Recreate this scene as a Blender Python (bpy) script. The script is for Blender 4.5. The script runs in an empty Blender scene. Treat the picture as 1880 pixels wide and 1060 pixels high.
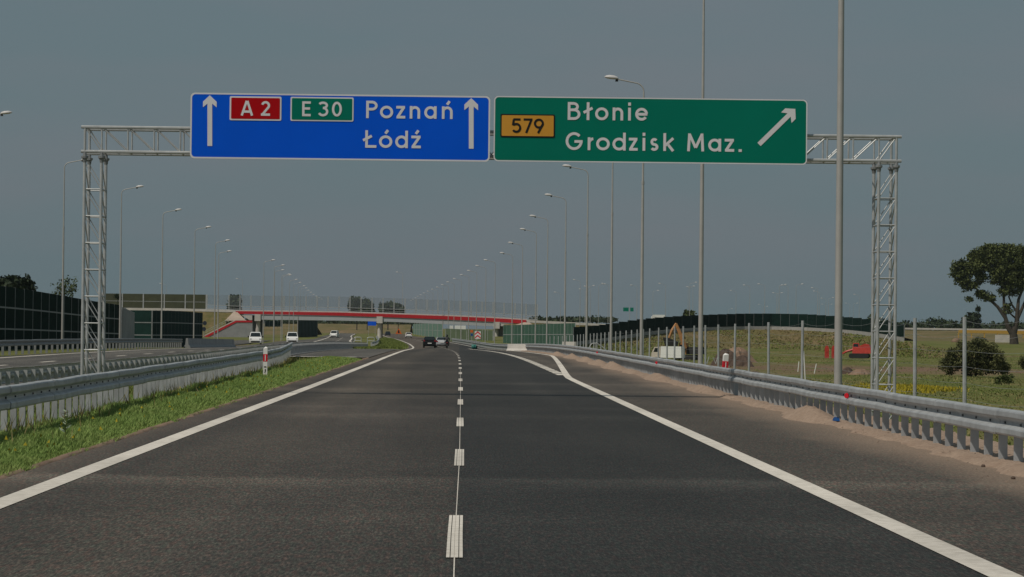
import bpy, math, random
import numpy as np
from mathutils import Vector, Matrix
random.seed(7)
RNG = np.random.default_rng(11)
SC = bpy.context.scene
COL = SC.collection
R = math.radians

# ------------------------------------------------------------------ camera, sky, sun, exposure
FPX, EYE = 4869.0, 1.55               # focal length in pixels of the 1880 px wide photograph, eye height
VPX, VPY, ROLL = 844.0, 603.5, R(0.62)
cam_d = bpy.data.cameras.new('camera')
cam = bpy.data.objects.new('camera', cam_d)
COL.objects.link(cam)
cam_d.sensor_width = 36.0
cam_d.lens = FPX / 1880.0 * 36.0
cam_d.clip_start, cam_d.clip_end = 0.5, 12000
_a = Vector(((VPX - 940) / FPX, -(VPY - 530) / FPX, -1.0)).normalized()
_u = Vector((math.sin(ROLL), math.cos(ROLL), 0))
_b = (_u - _u.dot(_a) * _a).normalized()
_c = _a.cross(_b)
CR = Matrix((_c, _a, _b))
cam.matrix_world = Matrix.Translation((0, 0, EYE)) @ CR.to_4x4()
SC.camera = cam

SUN_DIR = Vector((-0.44, -0.40, 0.805)).normalized()      # towards the sun: behind and left of the camera
SUN_EL = math.asin(SUN_DIR.z)
world = bpy.data.worlds.new('World')
SC.world = world
world.use_nodes = True
wn, wl = world.node_tree.nodes, world.node_tree.links
wn.clear()
w_out = wn.new('ShaderNodeOutputWorld')
w_bg = wn.new('ShaderNodeBackground')
w_sky = wn.new('ShaderNodeTexSky')
w_sky.sky_type = 'NISHITA'
w_sky.sun_disc = False
w_sky.sun_elevation = SUN_EL
w_sky.sun_rotation = math.atan2(SUN_DIR.x, SUN_DIR.y)
w_sky.dust_density = 3.0
w_tc = wn.new('ShaderNodeTexCoord')
w_map = wn.new('ShaderNodeMapping')
w_map.inputs['Scale'].default_value = (3.0, 3.0, 14.0)
w_noise = wn.new('ShaderNodeTexNoise')
w_noise.inputs['Scale'].default_value = 1.6
w_noise.inputs['Detail'].default_value = 4
w_ramp = wn.new('ShaderNodeValToRGB')          # thin veil of high haze: blue grey with faint warm streaks
w_ramp.color_ramp.elements[0].position = 0.42
w_ramp.color_ramp.elements[0].color = (1.22, 1.70, 1.90, 1)
w_ramp.color_ramp.elements[1].position = 0.7
w_ramp.color_ramp.elements[1].color = (1.46, 1.72, 1.93, 1)
w_mix = wn.new('ShaderNodeMixRGB')
w_mix.inputs['Fac'].default_value = 0.93
w_bg.inputs['Strength'].default_value = 0.1
wl.new(w_tc.outputs['Generated'], w_map.inputs['Vector'])
wl.new(w_map.outputs['Vector'], w_noise.inputs['Vector'])
wl.new(w_noise.outputs['Fac'], w_ramp.inputs['Fac'])
wl.new(w_sky.outputs['Color'], w_mix.inputs['Color1'])
wl.new(w_ramp.outputs['Color'], w_mix.inputs['Color2'])
wl.new(w_mix.outputs['Color'], w_bg.inputs['Color'])
wl.new(w_bg.outputs['Background'], w_out.inputs['Surface'])

sun_d = bpy.data.lights.new('sun', 'SUN')
sun_d.energy = 2.4
sun_d.angle = R(0.6)
sun_d.color = (1.0, 0.93, 0.82)
sun = bpy.data.objects.new('sun', sun_d)
COL.objects.link(sun)
sun.rotation_euler = (-SUN_DIR).to_track_quat('-Z', 'Y').to_euler()
sun.location = (0, 0, 60)

SC.view_settings.view_transform = 'Standard'
SC.view_settings.look = 'None'
SC.view_settings.exposure = 0.0
SC.view_settings.gamma = 1.0
SC.view_settings.use_curve_mapping = False
SC.cycles.max_bounces = 6
SC.cycles.transparent_max_bounces = 24
SC.cycles.volume_step_rate = 4

def at(px, py, Y):
    """world point at forward distance Y that the photograph shows at pixel (px, py)"""
    d = CR @ Vector(((px - 940) / FPX, -(py - 530) / FPX, -1.0))
    return Vector((0, 0, EYE)) + d * (Y / d.y)

# ------------------------------------------------------------------ object helpers
class MB:
    def __init__(s): s.v, s.f, s.m, s.cur = [], [], [], 0
    def add(s, vs, fs):
        o = len(s.v)
        s.v += [tuple(p) for p in vs]
        s.f += [tuple(i + o for i in f) for f in fs]
        s.m += [s.cur] * len(fs)
        return s
    def box(s, c, d, rz=0.0, top=1.0):
        x, y, z = d[0] / 2, d[1] / 2, d[2] / 2
        cs, sn = math.cos(rz), math.sin(rz)
        vs = []
        for k, (sx, sy, sz) in enumerate([(-1,-1,-1),(1,-1,-1),(1,1,-1),(-1,1,-1),(-1,-1,1),(1,-1,1),(1,1,1),(-1,1,1)]):
            t = top if sz > 0 else 1.0
            a, b = sx * x * t, sy * y * t
            vs.append((c[0] + a * cs - b * sn, c[1] + a * sn + b * cs, c[2] + sz * z))
        return s.add(vs, [(0,3,2,1),(4,5,6,7),(0,1,5,4),(1,2,6,5),(2,3,7,6),(3,0,4,7)])
    def tube(s, pts, rad, n=8, cap=True):
        pts = [Vector(p) for p in pts]
        if not hasattr(rad, '__len__'): rad = [rad] * len(pts)
        vs, fs = [], []
        for i, p in enumerate(pts):
            t = (pts[min(i + 1, len(pts) - 1)] - pts[max(i - 1, 0)]).normalized()
            ref = Vector((0, 1, 0)) if abs(t.y) < 0.9 else Vector((1, 0, 0))
            a = t.cross(ref).normalized(); b = t.cross(a)
            for k in range(n):
                w = 2 * math.pi * k / n + math.pi / n
                vs.append(p + a * math.cos(w) * rad[i] + b * math.sin(w) * rad[i])
        for i in range(len(pts) - 1):
            for k in range(n):
                fs.append((i * n + k, i * n + (k + 1) % n, (i + 1) * n + (k + 1) % n, (i + 1) * n + k))
        if cap:
            e = len(vs); vs += vs[:n] + vs[(len(pts) - 1) * n:len(pts) * n]
            fs.append(tuple(range(e, e + n))[::-1]); fs.append(tuple(range(e + n, e + 2 * n)))
        return s.add(vs, fs)
    def prism(s, poly, depth_vec):
        n = len(poly); d = Vector(depth_vec)
        vs = [Vector(p) for p in poly] + [Vector(p) + d for p in poly]
        fs = [tuple(range(n)), tuple(range(2 * n - 1, n - 1, -1))]
        for i in range(n): fs.append((i, n + i, n + (i + 1) % n, (i + 1) % n))
        return s.add(vs, fs)
    def slab(s, quad, t):
        q = [Vector(p) for p in quad]
        nrm = (q[1] - q[0]).cross(q[2] - q[0]).normalized() * t
        return s.prism(q, nrm)
    def sweep(s, rings, close=True, cap=True):
        n = len(rings[0]); vs = [p for r in rings for p in r]; fs = []
        for i in range(len(rings) - 1):
            for k in range(n if close else n - 1):
                fs.append((i * n + k, i * n + (k + 1) % n, (i + 1) * n + (k + 1) % n, (i + 1) * n + k))
        if cap and close:
            e = len(vs); vs += vs[:n] + vs[(len(rings) - 1) * n:len(rings) * n]
            fs.append(tuple(range(e, e + n))[::-1]); fs.append(tuple(range(e + n, e + 2 * n)))
        return s.add(vs, fs)
    def lathe(s, prof, n=16, c=(0, 0, 0), axis='z'):
        rings = []
        for r, h in prof:
            ring = []
            for k in range(n):
                w = 2 * math.pi * k / n
                if axis == 'z': p = (c[0] + r * math.cos(w), c[1] + r * math.sin(w), c[2] + h)
                else: p = (c[0] + h, c[1] + r * math.cos(w), c[2] + r * math.sin(w))
                ring.append(p)
            rings.append(ring)
        return s.sweep(rings)
    def build(s, name, mats, parent=None, smooth=False):
        me = bpy.data.meshes.new(name)
        me.from_pydata([tuple(p) for p in s.v], [], s.f)
        if not isinstance(mats, (list, tuple)): mats = [mats]
        for m in mats: me.materials.append(m)
        if len(mats) > 1: me.polygons.foreach_set('material_index', s.m)
        if smooth: me.polygons.foreach_set('use_smooth', [True] * len(s.f))
        me.update()
        return link(name, me, parent)

def link(name, me, parent=None):
    o = bpy.data.objects.new(name, me)
    COL.objects.link(o)
    if parent is not None: o.parent = parent
    return o
def tag(o, label, cat=None, group=None, kind=None):
    o['label'] = label
    if cat: o['category'] = cat
    if group: o['group'] = group
    if kind: o['kind'] = kind
    return o
def thing(name, label, cat, loc=(0, 0, 0), rz=0.0, group=None):
    o = bpy.data.objects.new(name, None)
    o.empty_display_size = 0.3
    COL.objects.link(o)
    o.location = loc
    o.rotation_euler = (0, 0, rz)
    return tag(o, label, cat, group)
def dup(root, loc, rz=None, label=None, group=None):
    r = root.copy(); COL.objects.link(r); r.location = loc
    if rz is not None: r.rotation_euler = (0, 0, rz)
    if label: r['label'] = label
    if group: r['group'] = group
    for ch in list(root.children):
        c = ch.copy(); COL.objects.link(c); c.parent = r
        for g in list(ch.children):
            d = g.copy(); COL.objects.link(d); d.parent = c
    return r
def mesh_np(name, verts, quads, mats, parent=None, smooth=False):
    me = bpy.data.meshes.new(name)
    v = np.asarray(verts, dtype=np.float32); q = np.asarray(quads, dtype=np.int32)
    k = q.shape[1]
    me.vertices.add(len(v)); me.vertices.foreach_set('co', v.ravel())
    me.loops.add(q.size); me.loops.foreach_set('vertex_index', q.ravel())
    me.polygons.add(len(q))
    me.polygons.foreach_set('loop_start', np.arange(0, q.size, k, dtype=np.int32))
    if smooth: me.polygons.foreach_set('use_smooth', np.ones(len(q), dtype=bool))
    for m in (mats if isinstance(mats, (list, tuple)) else [mats]): me.materials.append(m)
    me.update(calc_edges=True)
    me.validate()
    return link(name, me, parent)

# ------------------------------------------------------------------ materials
def new_mat(name):
    m = bpy.data.materials.new(name); m.use_nodes = True
    nt = m.node_tree
    return m, nt, nt.nodes['Principled BSDF']
def N(nt, kind, **kw):
    n = nt.nodes.new(kind)
    for k, v in kw.items(): setattr(n, k, v)
    return n
def noise(nt, scale, detail=4, rough=0.55, stretch=None, coord='Object'):
    tc = N(nt, 'ShaderNodeTexCoord'); mp = N(nt, 'ShaderNodeMapping')
    if stretch: mp.inputs['Scale'].default_value = stretch
    ns = N(nt, 'ShaderNodeTexNoise')
    ns.inputs['Scale'].default_value = scale; ns.inputs['Detail'].default_value = detail
    ns.inputs['Roughness'].default_value = rough
    nt.links.new(tc.outputs[coord], mp.inputs['Vector']); nt.links.new(mp.outputs['Vector'], ns.inputs['Vector'])
    return ns.outputs['Fac']
def ramp(nt, fac, stops):
    r = N(nt, 'ShaderNodeValToRGB')
    e = r.color_ramp.elements
    while len(e) < len(stops): e.new(0.5)
    for i, (p, c) in enumerate(stops):
        e[i].position = p
        e[i].color = (c, c, c, 1) if not hasattr(c, '__len__') else (c[0], c[1], c[2], 1)
    nt.links.new(fac, r.inputs['Fac'])
    return r.outputs['Color']
def mixc(nt, fac, a, b, mode='MIX'):
    m = N(nt, 'ShaderNodeMixRGB'); m.blend_type = mode
    for sock, v in (('Fac', fac), ('Color1', a), ('Color2', b)):
        if isinstance(v, bpy.types.NodeSocket): nt.links.new(v, m.inputs[sock])
        elif hasattr(v, '__len__'): m.inputs[sock].default_value = (v[0], v[1], v[2], 1)
        else: m.inputs[sock].default_value = v if sock == 'Fac' else (v, v, v, 1)
    return m.outputs['Color']
def bump(nt, bs, fac, strength=0.3, dist=0.02):
    b = N(nt, 'ShaderNodeBump'); b.inputs['Strength'].default_value = strength; b.inputs['Distance'].default_value = dist
    nt.links.new(fac, b.inputs['Height']); nt.links.new(b.outputs['Normal'], bs.inputs['Normal'])
def M(name, col, rough=0.6, metal=0.0, var=0.18, scale=4.0, stretch=None, bmp=0.0, spec=0.4):
    """plain surface with procedural mottling of its own colour"""
    m, nt, bs = new_mat(name)
    n1 = noise(nt, scale, 5, 0.6, stretch)
    lo = tuple(c * (1 - var) for c in col); hi = tuple(min(1, c * (1 + var)) for c in col)
    nt.links.new(ramp(nt, n1, [(0.3, lo), (0.7, hi)]), bs.inputs['Base Color'])
    bs.inputs['Roughness'].default_value = rough; bs.inputs['Metallic'].default_value = metal
    bs.inputs['Specular IOR Level'].default_value = spec
    if bmp: bump(nt, bs, n1, bmp)
    return m

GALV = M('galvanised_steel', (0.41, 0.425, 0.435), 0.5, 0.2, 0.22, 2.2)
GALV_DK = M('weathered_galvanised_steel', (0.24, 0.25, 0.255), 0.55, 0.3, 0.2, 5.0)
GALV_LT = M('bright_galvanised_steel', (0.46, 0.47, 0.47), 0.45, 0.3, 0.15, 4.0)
LAMPM = M('lamp_pole_steel', (0.42, 0.41, 0.39), 0.5, 0.2, 0.12, 1.5)
HEADM = M('lamp_housing_paint', (0.6, 0.58, 0.57), 0.4, 0.0, 0.06)
DARK = M('dark_rubber', (0.02, 0.02, 0.02), 0.7, 0, 0.2)
BOLT = M('bolt_steel', (0.06, 0.065, 0.07), 0.5, 0.4, 0.2)
CONC = M('concrete', (0.36, 0.35, 0.33), 0.85, 0, 0.16, 1.3, None, 0.15)
CONC_LT = M('pale_concrete', (0.55, 0.52, 0.48), 0.85, 0, 0.12, 0.8, None, 0.1)
CONC_GY = M('grey_concrete', (0.27, 0.275, 0.28), 0.85, 0, 0.14, 0.6)
GIRDER = M('grey_girder_paint', (0.42, 0.44, 0.455), 0.6, 0, 0.07, 0.2)
REDP = M('red_bridge_paint', (0.47, 0.012, 0.02), 0.5, 0, 0.1, 0.6)
REDR = M('red_reflective', (0.62, 0.015, 0.03), 0.4, 0, 0.08)
WHITE = M('white_paint', (0.78, 0.77, 0.74), 0.45, 0, 0.05)
SIGN_BLUE = M('blue_sign_film', (0.0015, 0.098, 0.70), 0.5, 0, 0.05, 0.7, None, 0, 0.08)
SIGN_GREEN = M('green_sign_film', (0.001, 0.17, 0.115), 0.5, 0, 0.05, 0.7, None, 0, 0.08)
SIGN_RED = M('red_sign_film', (0.42, 0.004, 0.008), 0.5, 0, 0.05, 0.7, None, 0, 0.08)
SIGN_AMBER = M('amber_sign_film', (0.62, 0.30, 0.045), 0.5, 0, 0.05, 0.7, None, 0, 0.08)
SIGN_WHITE = M('white_sign_film', (0.70, 0.69, 0.71), 0.5, 0, 0.04, 0.9, None, 0, 0.3)
SIGN_BLACK = M('black_sign_film', (0.006, 0.006, 0.006), 0.5, 0, 0.04)
SIGN_BACK = M('bare_sign_sheet', (0.35, 0.36, 0.36), 0.5, 0.4, 0.08)
WALL_DK = M('dark_green_absorber', (0.006, 0.020, 0.016), 0.9, 0, 0.35, 0.8, (1, 1, 3), 0, 0.05)
WALL_TEAL = M('dark_teal_absorber', (0.012, 0.032, 0.028), 0.9, 0, 0.3, 0.5, None, 0, 0.05)
WALL_OLIVE = M('olive_absorber', (0.055, 0.06, 0.03), 0.8, 0, 0.2, 0.5)
WALL_GRN = M('green_wall_panel', (0.04, 0.10, 0.068), 0.6, 0, 0.15, 0.4)
WALL_PALE = M('pale_green_panel', (0.13, 0.24, 0.18), 0.6, 0, 0.12, 0.2)
TAN = M('tan_paving', (0.44, 0.35, 0.28), 0.9, 0, 0.14, 0.8)
SOIL = M('dark_soil', (0.085, 0.058, 0.044), 0.95, 0, 0.35, 1.2, None, 0.4)
SOIL_LT = M('dry_soil', (0.25, 0.165, 0.115), 0.95, 0, 0.25, 1.0, None, 0.4)
BARK = M('tree_bark', (0.055, 0.046, 0.036), 0.95, 0, 0.3, 2.0)
GLASS_DK = M('dark_car_glass', (0.015, 0.022, 0.024), 0.15, 0, 0.1)
BLACKP = M('black_car_paint', (0.010, 0.011, 0.013), 0.25, 0, 0.1)
SILVERP = M('silver_car_paint', (0.55, 0.56, 0.58), 0.3, 0.15, 0.05)
VANP = M('white_van_paint', (0.82, 0.82, 0.80), 0.3, 0, 0.03)
BLUEP = M('dark_blue_car_paint', (0.02, 0.026, 0.04), 0.3, 0, 0.1)
ORANGE = M('orange_sign_film', (0.65, 0.13, 0.015), 0.5, 0, 0.05)
REDMACH = M('red_machine_paint', (0.48, 0.045, 0.03), 0.5, 0, 0.2)
YELMACH = M('ochre_machine_paint', (0.42, 0.20, 0.075), 0.5, 0, 0.2)
YELBAR = M('yellow_barrier_paint', (0.48, 0.29, 0.06), 0.5, 0, 0.1)
TEALP = M('teal_plastic', (0.02, 0.15, 0.13), 0.5, 0, 0.1)
BLUEPL = M('blue_plastic', (0.008, 0.075, 0.26), 0.5, 0, 0.1)
RUBBERB = M('black_rider_suit', (0.018, 0.018, 0.02), 0.6, 0, 0.15)

def leafm(name, a, b, c):
    m, nt, bs = new_mat(name)
    n1 = noise(nt, 0.35, 3, 0.6); n2 = noise(nt, 3.5, 3, 0.6)
    col = mixc(nt, 0.5, ramp(nt, n1, [(0.35, a), (0.5, b), (0.68, c)]), ramp(nt, n2, [(0.35, a), (0.65, c)]))
    nt.links.new(col, bs.inputs['Base Color'])
    bs.inputs['Roughness'].default_value = 0.7; bs.inputs['Specular IOR Level'].default_value = 0.2
    return m
LEAF_TREE = leafm('willow_leaf', (0.036, 0.050, 0.013), (0.078, 0.098, 0.027), (0.135, 0.155, 0.048))
LEAF_BUSH = leafm('bush_leaf', (0.04, 0.05, 0.018), (0.085, 0.095, 0.034), (0.16, 0.155, 0.06))
LEAF_FAR = leafm('far_tree_leaf', (0.022, 0.035, 0.018), (0.04, 0.058, 0.028), (0.065, 0.085, 0.035))
LEAF_DARK = leafm('dark_tree_leaf', (0.012, 0.022, 0.012), (0.022, 0.036, 0.018), (0.04, 0.056, 0.025))
LEAF_LIGHT = leafm('light_tree_leaf', (0.04, 0.06, 0.018), (0.07, 0.09, 0.028), (0.11, 0.13, 0.04))
LEAF_WEED = M('silvery_weed_leaf', (0.30, 0.36, 0.24), 0.7, 0, 0.2, 20)

def grass_mat(name, a, b, c, scale=0.6, fine=14.0):
    m, nt, bs = new_mat(name)
    n1 = noise(nt, scale, 4, 0.6); n2 = noise(nt, fine, 3, 0.7)
    col = mixc(nt, 0.45, ramp(nt, n1, [(0.3, a), (0.5, b), (0.72, c)]), ramp(nt, n2, [(0.3, a), (0.7, c)]))
    nt.links.new(col, bs.inputs['Base Color'])
    bs.inputs['Roughness'].default_value = 0.75; bs.inputs['Specular IOR Level'].default_value = 0.2
    return m
GRASS_BLADE = grass_mat('verge_grass_blade', (0.12, 0.22, 0.045), (0.215, 0.325, 0.08), (0.36, 0.42, 0.15))
GRASS_DRY = grass_mat('field_grass_tuft', (0.12, 0.13, 0.035), (0.21, 0.19, 0.07), (0.32, 0.25, 0.13), 0.12, 2.0)
GRASS_LUSH = grass_mat('lush_field_tuft', (0.085, 0.12, 0.025), (0.14, 0.18, 0.04), (0.22, 0.25, 0.07), 0.15, 2.0)
FLOWER = grass_mat('yellow_flower', (0.20, 0.19, 0.02), (0.36, 0.30, 0.02), (0.52, 0.40, 0.03), 0.3, 3.0)

def ground_mat():
    m, nt, bs = new_mat('field_ground')
    big = noise(nt, 0.018, 5, 0.6); mid = noise(nt, 0.14, 5, 0.65); fin = noise(nt, 2.2, 5, 0.7)
    g1 = ramp(nt, mid, [(0.3, (0.085, 0.115, 0.026)), (0.5, (0.14, 0.15, 0.045)), (0.7, (0.21, 0.17, 0.08))])
    dirt = ramp(nt, fin, [(0.3, (0.13, 0.085, 0.058)), (0.7, (0.26, 0.175, 0.12))])
    # bare earth where big noise is high
    f = ramp(nt, big, [(0.54, 0.0), (0.66, 0.75)])
    c = mixc(nt, f, g1, dirt)
    # worked ground band of the building site
    tc = N(nt, 'ShaderNodeTexCoord'); sep = N(nt, 'ShaderNodeSeparateXYZ')
    nt.links.new(tc.outputs['Object'], sep.inputs['Vector'])
    def band(sock, lo, hi, soft):
        a = N(nt, 'ShaderNodeMapRange'); a.inputs['From Min'].default_value = lo; a.inputs['From Max'].default_value = lo + soft
        b = N(nt, 'ShaderNodeMapRange'); b.inputs['From Min'].default_value = hi; b.inputs['From Max'].default_value = hi - soft
        nt.links.new(sep.outputs[sock], a.inputs['Value']); nt.links.new(sep.outputs[sock], b.inputs['Value'])
        t = N(nt, 'ShaderNodeMath', operation='MULTIPLY')
        nt.links.new(a.outputs['Result'], t.inputs[0]); nt.links.new(b.outputs['Result'], t.inputs[1])
        return t.outputs['Value']
    bx = N(nt, 'ShaderNodeMath', operation='MULTIPLY')
    nt.links.new(band('X', 14, 75, 9), bx.inputs[0]); nt.links.new(band('Y', 262, 385, 50), bx.inputs[1])
    e = ramp(nt, mid, [(0.38, 0.0), (0.5, 1.0)])
    bm = mixc(nt, 1.0, bx.outputs['Value'], e, 'MULTIPLY')
    c = mixc(nt, bm, c, dirt)
    c = mixc(nt, 0.5, c, ramp(nt, fin, [(0.2, 0.55), (0.8, 1.35)]), 'MULTIPLY')
    nt.links.new(c, bs.inputs['Base Color'])
    bs.inputs['Roughness'].default_value = 0.95; bs.inputs['Specular IOR Level'].default_value = 0.1
    bump(nt, bs, fin, 0.5, 0.15)
    return m
GROUND = ground_mat()

def asphalt_mat(name, base=0.040, dusty=False):
    m, nt, bs = new_mat(name)
    sp = noise(nt, 46.0, 2, 0.8, (1, 0.13, 1))
    sp2 = noise(nt, 9.0, 4, 0.8, (1, 0.2, 1))
    pat = noise(nt, 0.22, 5, 0.6, (1.0, 0.35, 1))
    lane = noise(nt, 0.55, 3, 0.5, (1.0, 0.02, 1))
    cross = noise(nt, 0.16, 4, 0.6, (0.12, 1.0, 1))
    b = base
    c = ramp(nt, sp, [(0.25, (b * 0.25, b * 0.24, b * 0.22)), (0.5, (b, b * 0.91, b * 0.79)), (0.75, (b * 2.6, b * 2.4, b * 2.1))])
    c = mixc(nt, 0.6, c, ramp(nt, sp2, [(0.3, 0.55), (0.7, 1.5)]), 'MULTIPLY')
    hue = noise(nt, 22.0, 1, 0.5, (1, 0.14, 1))
    c = mixc(nt, 1.0, c, ramp(nt, hue, [(0.32, (0.86, 1.05, 1.0)), (0.5, (1, 1, 1)), (0.68, (1.22, 0.95, 0.92))]), 'MULTIPLY')
    c = mixc(nt, 1.0, c, ramp(nt, pat, [(0.3, 0.74), (0.7, 1.38)]), 'MULTIPLY')
    c = mixc(nt, 1.0, c, ramp(nt, lane, [(0.3, 0.80), (0.52, 1.0), (0.70, 1.38)]), 'MULTIPLY')
    c = mixc(nt, 1.0, c, ramp(nt, cross, [(0.4, 0.92), (0.62, 1.0), (0.72, 1.4)]), 'MULTIPLY')
    if dusty:
        # pale worn bands across the lanes where the paver stopped
        t0 = N(nt, 'ShaderNodeTexCoord'); s0 = N(nt, 'ShaderNodeSeparateXYZ')
        nt.links.new(t0.outputs['Object'], s0.inputs['Vector'])
        wv = noise(nt, 0.25, 4, 0.6)
        a0 = N(nt, 'ShaderNodeMath', operation='MULTIPLY_ADD'); a0.inputs[1].default_value = 2.2
        nt.links.new(wv, a0.inputs[0]); nt.links.new(s0.outputs['Y'], a0.inputs[2])
        m0 = N(nt, 'ShaderNodeMapRange'); m0.inputs['From Max'].default_value = 140.0
        nt.links.new(a0.outputs['Value'], m0.inputs['Value'])
        st = [(0.0, 1.0)]
        for yb, wd_, amp in ((22.6, 1.0, 1.4), (28.4, 0.9, 2.1), (48.5, 1.3, 1.45), (53.5, 1.0, 1.5), (68, 1.6, 1.4), (77, 1.3, 1.6), (96, 3, 1.5), (118, 5, 1.5)):
            st += [((yb - 2.2 * wd_) / 140, 1.0), (yb / 140, amp), ((yb + 0.7 * wd_) / 140, 1.0)]
        bands = ramp(nt, m0.outputs['Result'], st)
        part = ramp(nt, noise(nt, 0.35, 3, 0.6, (0.5, 0.3, 1)), [(0.30, 0.0), (0.52, 1.0)])
        c = mixc(nt, part, c, mixc(nt, 1.0, c, bands, 'MULTIPLY'))
        tc = N(nt, 'ShaderNodeTexCoord'); sep = N(nt, 'ShaderNodeSeparateXYZ')
        nt.links.new(tc.outputs['Object'], sep.inputs['Vector'])
        wob = noise(nt, 0.5, 5, 0.65, (1, 0.25, 1))
        w2 = N(nt, 'ShaderNodeMath', operation='MULTIPLY_ADD')
        w2.inputs[1].default_value = 1.6; w2.inputs[2].default_value = -0.8
        nt.links.new(wob, w2.inputs[0])
        ad = N(nt, 'ShaderNodeMath', operation='ADD')
        nt.links.new(sep.outputs['X'], ad.inputs[0]); nt.links.new(w2.outputs['Value'], ad.inputs[1])
        # hard shoulder is older and browner than the new right lane
        mr = N(nt, 'ShaderNodeMapRange'); mr.inputs['From Min'].default_value = 3.45; mr.inputs['From Max'].default_value = 3.62
        nt.links.new(sep.outputs['X'], mr.inputs['Value'])
        c = mixc(nt, mr.outputs['Result'], c, mixc(nt, 1.0, c, (2.7, 2.45, 2.25), 'MULTIPLY'))
        wt = N(nt, 'ShaderNodeMath', operation='ADD'); wt.inputs[1].default_value = 2.55   # paler wheel track in the left lane
        wq = N(nt, 'ShaderNodeMath', operation='MULTIPLY_ADD'); wq.inputs[1].default_value = 0.3
        nt.links.new(w2.outputs['Value'], wq.inputs[0]); nt.links.new(sep.outputs['X'], wq.inputs[2])
        nt.links.new(wq.outputs['Value'], wt.inputs[0])
        wa = N(nt, 'ShaderNodeMath', operation='ABSOLUTE'); nt.links.new(wt.outputs['Value'], wa.inputs[0])
        wr = N(nt, 'ShaderNodeMapRange'); wr.inputs['From Min'].default_value = 0.95; wr.inputs['From Max'].default_value = 0.1; wr.inputs['To Max'].default_value = 0.8
        nt.links.new(wa.outputs['Value'], wr.inputs['Value'])
        c = mixc(nt, wr.outputs['Result'], c, mixc(nt, 1.0, c, (1.55, 1.53, 1.48), 'MULTIPLY'))
        ml = N(nt, 'ShaderNodeMapRange'); ml.inputs['From Min'].default_value = 0.05; ml.inputs['From Max'].default_value = -0.1
        nt.links.new(sep.outputs['X'], ml.inputs['Value'])
        c = mixc(nt, ml.outputs['Result'], c, mixc(nt, 1.0, c, (1.85, 1.70, 1.58), 'MULTIPLY'))
        dm = N(nt, 'ShaderNodeMapRange'); dm.inputs['From Min'].default_value = 4.95; dm.inputs['From Max'].default_value = 6.15
        dm.inputs['To Max'].default_value = 0.92
        nt.links.new(ad.outputs['Value'], dm.inputs['Value'])
        dust = ramp(nt, sp, [(0.3, (0.20, 0.145, 0.105)), (0.7, (0.33, 0.24, 0.175))])
        c = mixc(nt, dm.outputs['Result'], c, dust)
        dl = N(nt, 'ShaderNodeMapRange'); dl.inputs['From Min'].default_value = -4.0; dl.inputs['From Max'].default_value = -4.6
        dl.inputs['To Max'].default_value = 0.22
        nt.links.new(ad.outputs['Value'], dl.inputs['Value'])
        c = mixc(nt, dl.outputs['Result'], c, dust)
    nt.links.new(c, bs.inputs['Base Color'])
    bs.inputs['Roughness'].default_value = 0.72; bs.inputs['Specular IOR Level'].default_value = 0.36
    bump(nt, bs, sp, 0.35, 0.01)
    return m
ASPHALT = asphalt_mat('new_asphalt', 0.0255, True)
ASPHALT_OLD = asphalt_mat('grey_brown_asphalt', 0.085)

def marking_mat():
    m, nt, bs = new_mat('thermoplastic_marking')
    n1 = noise(nt, 7.0, 4, 0.7); n2 = noise(nt, 0.6, 4, 0.6, (1, 0.3, 1))
    c = ramp(nt, n1, [(0.28, (0.56, 0.51, 0.44)), (0.6, (0.78, 0.72, 0.64))])
    c = mixc(nt, 1.0, c, ramp(nt, n2, [(0.3, 0.76), (0.6, 1.08)]), 'MULTIPLY')
    nt.links.new(c, bs.inputs['Base Color'])
    bs.inputs['Roughness'].default_value = 0.75
    tc = N(nt, 'ShaderNodeTexCoord'); wv = N(nt, 'ShaderNodeTexWave'); wv.bands_direction = 'Y'
    wv.inputs['Scale'].default_value = 3.2
    nt.links.new(tc.outputs['Object'], wv.inputs['Vector'])
    bump(nt, bs, wv.outputs['Fac'], 0.5, 0.02)
    return m
MARK = marking_mat()

def sand_mat():
    m, nt, bs = new_mat('dry_sand')
    n1 = noise(nt, 1.4, 5, 0.7); n2 = noise(nt, 14.0, 4, 0.7)
    c = mixc(nt, 0.5, ramp(nt, n1, [(0.3, (0.26, 0.175, 0.125)), (0.7, (0.43, 0.32, 0.24))]), ramp(nt, n2, [(0.3, (0.22, 0.15, 0.105)), (0.7, (0.45, 0.33, 0.25))]))
    nt.links.new(c, bs.inputs['Base Color']); bs.inputs['Roughness'].default_value = 0.95
    bump(nt, bs, n2, 0.7, 0.05)
    return m
SAND = sand_mat()

def screen_mat():
    m, nt, bs = new_mat('clear_acrylic_screen')
    bs.inputs['Base Color'].default_value = (0.20, 0.23, 0.24, 1)
    bs.inputs['Roughness'].default_value = 0.25
    tr = N(nt, 'ShaderNodeBsdfTransparent'); mx = N(nt, 'ShaderNodeMixShader')
    n1 = noise(nt, 0.3, 2)
    nt.links.new(ramp(nt, n1, [(0.3, 0.80), (0.7, 0.87)]), mx.inputs['Fac'])
    nt.links.new(bs.outputs['BSDF'], mx.inputs[1]); nt.links.new(tr.outputs['BSDF'], mx.inputs[2])
    nt.links.new(mx.outputs['Shader'], nt.nodes['Material Output'].inputs['Surface'])
    return m
SCREEN = screen_mat()

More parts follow.
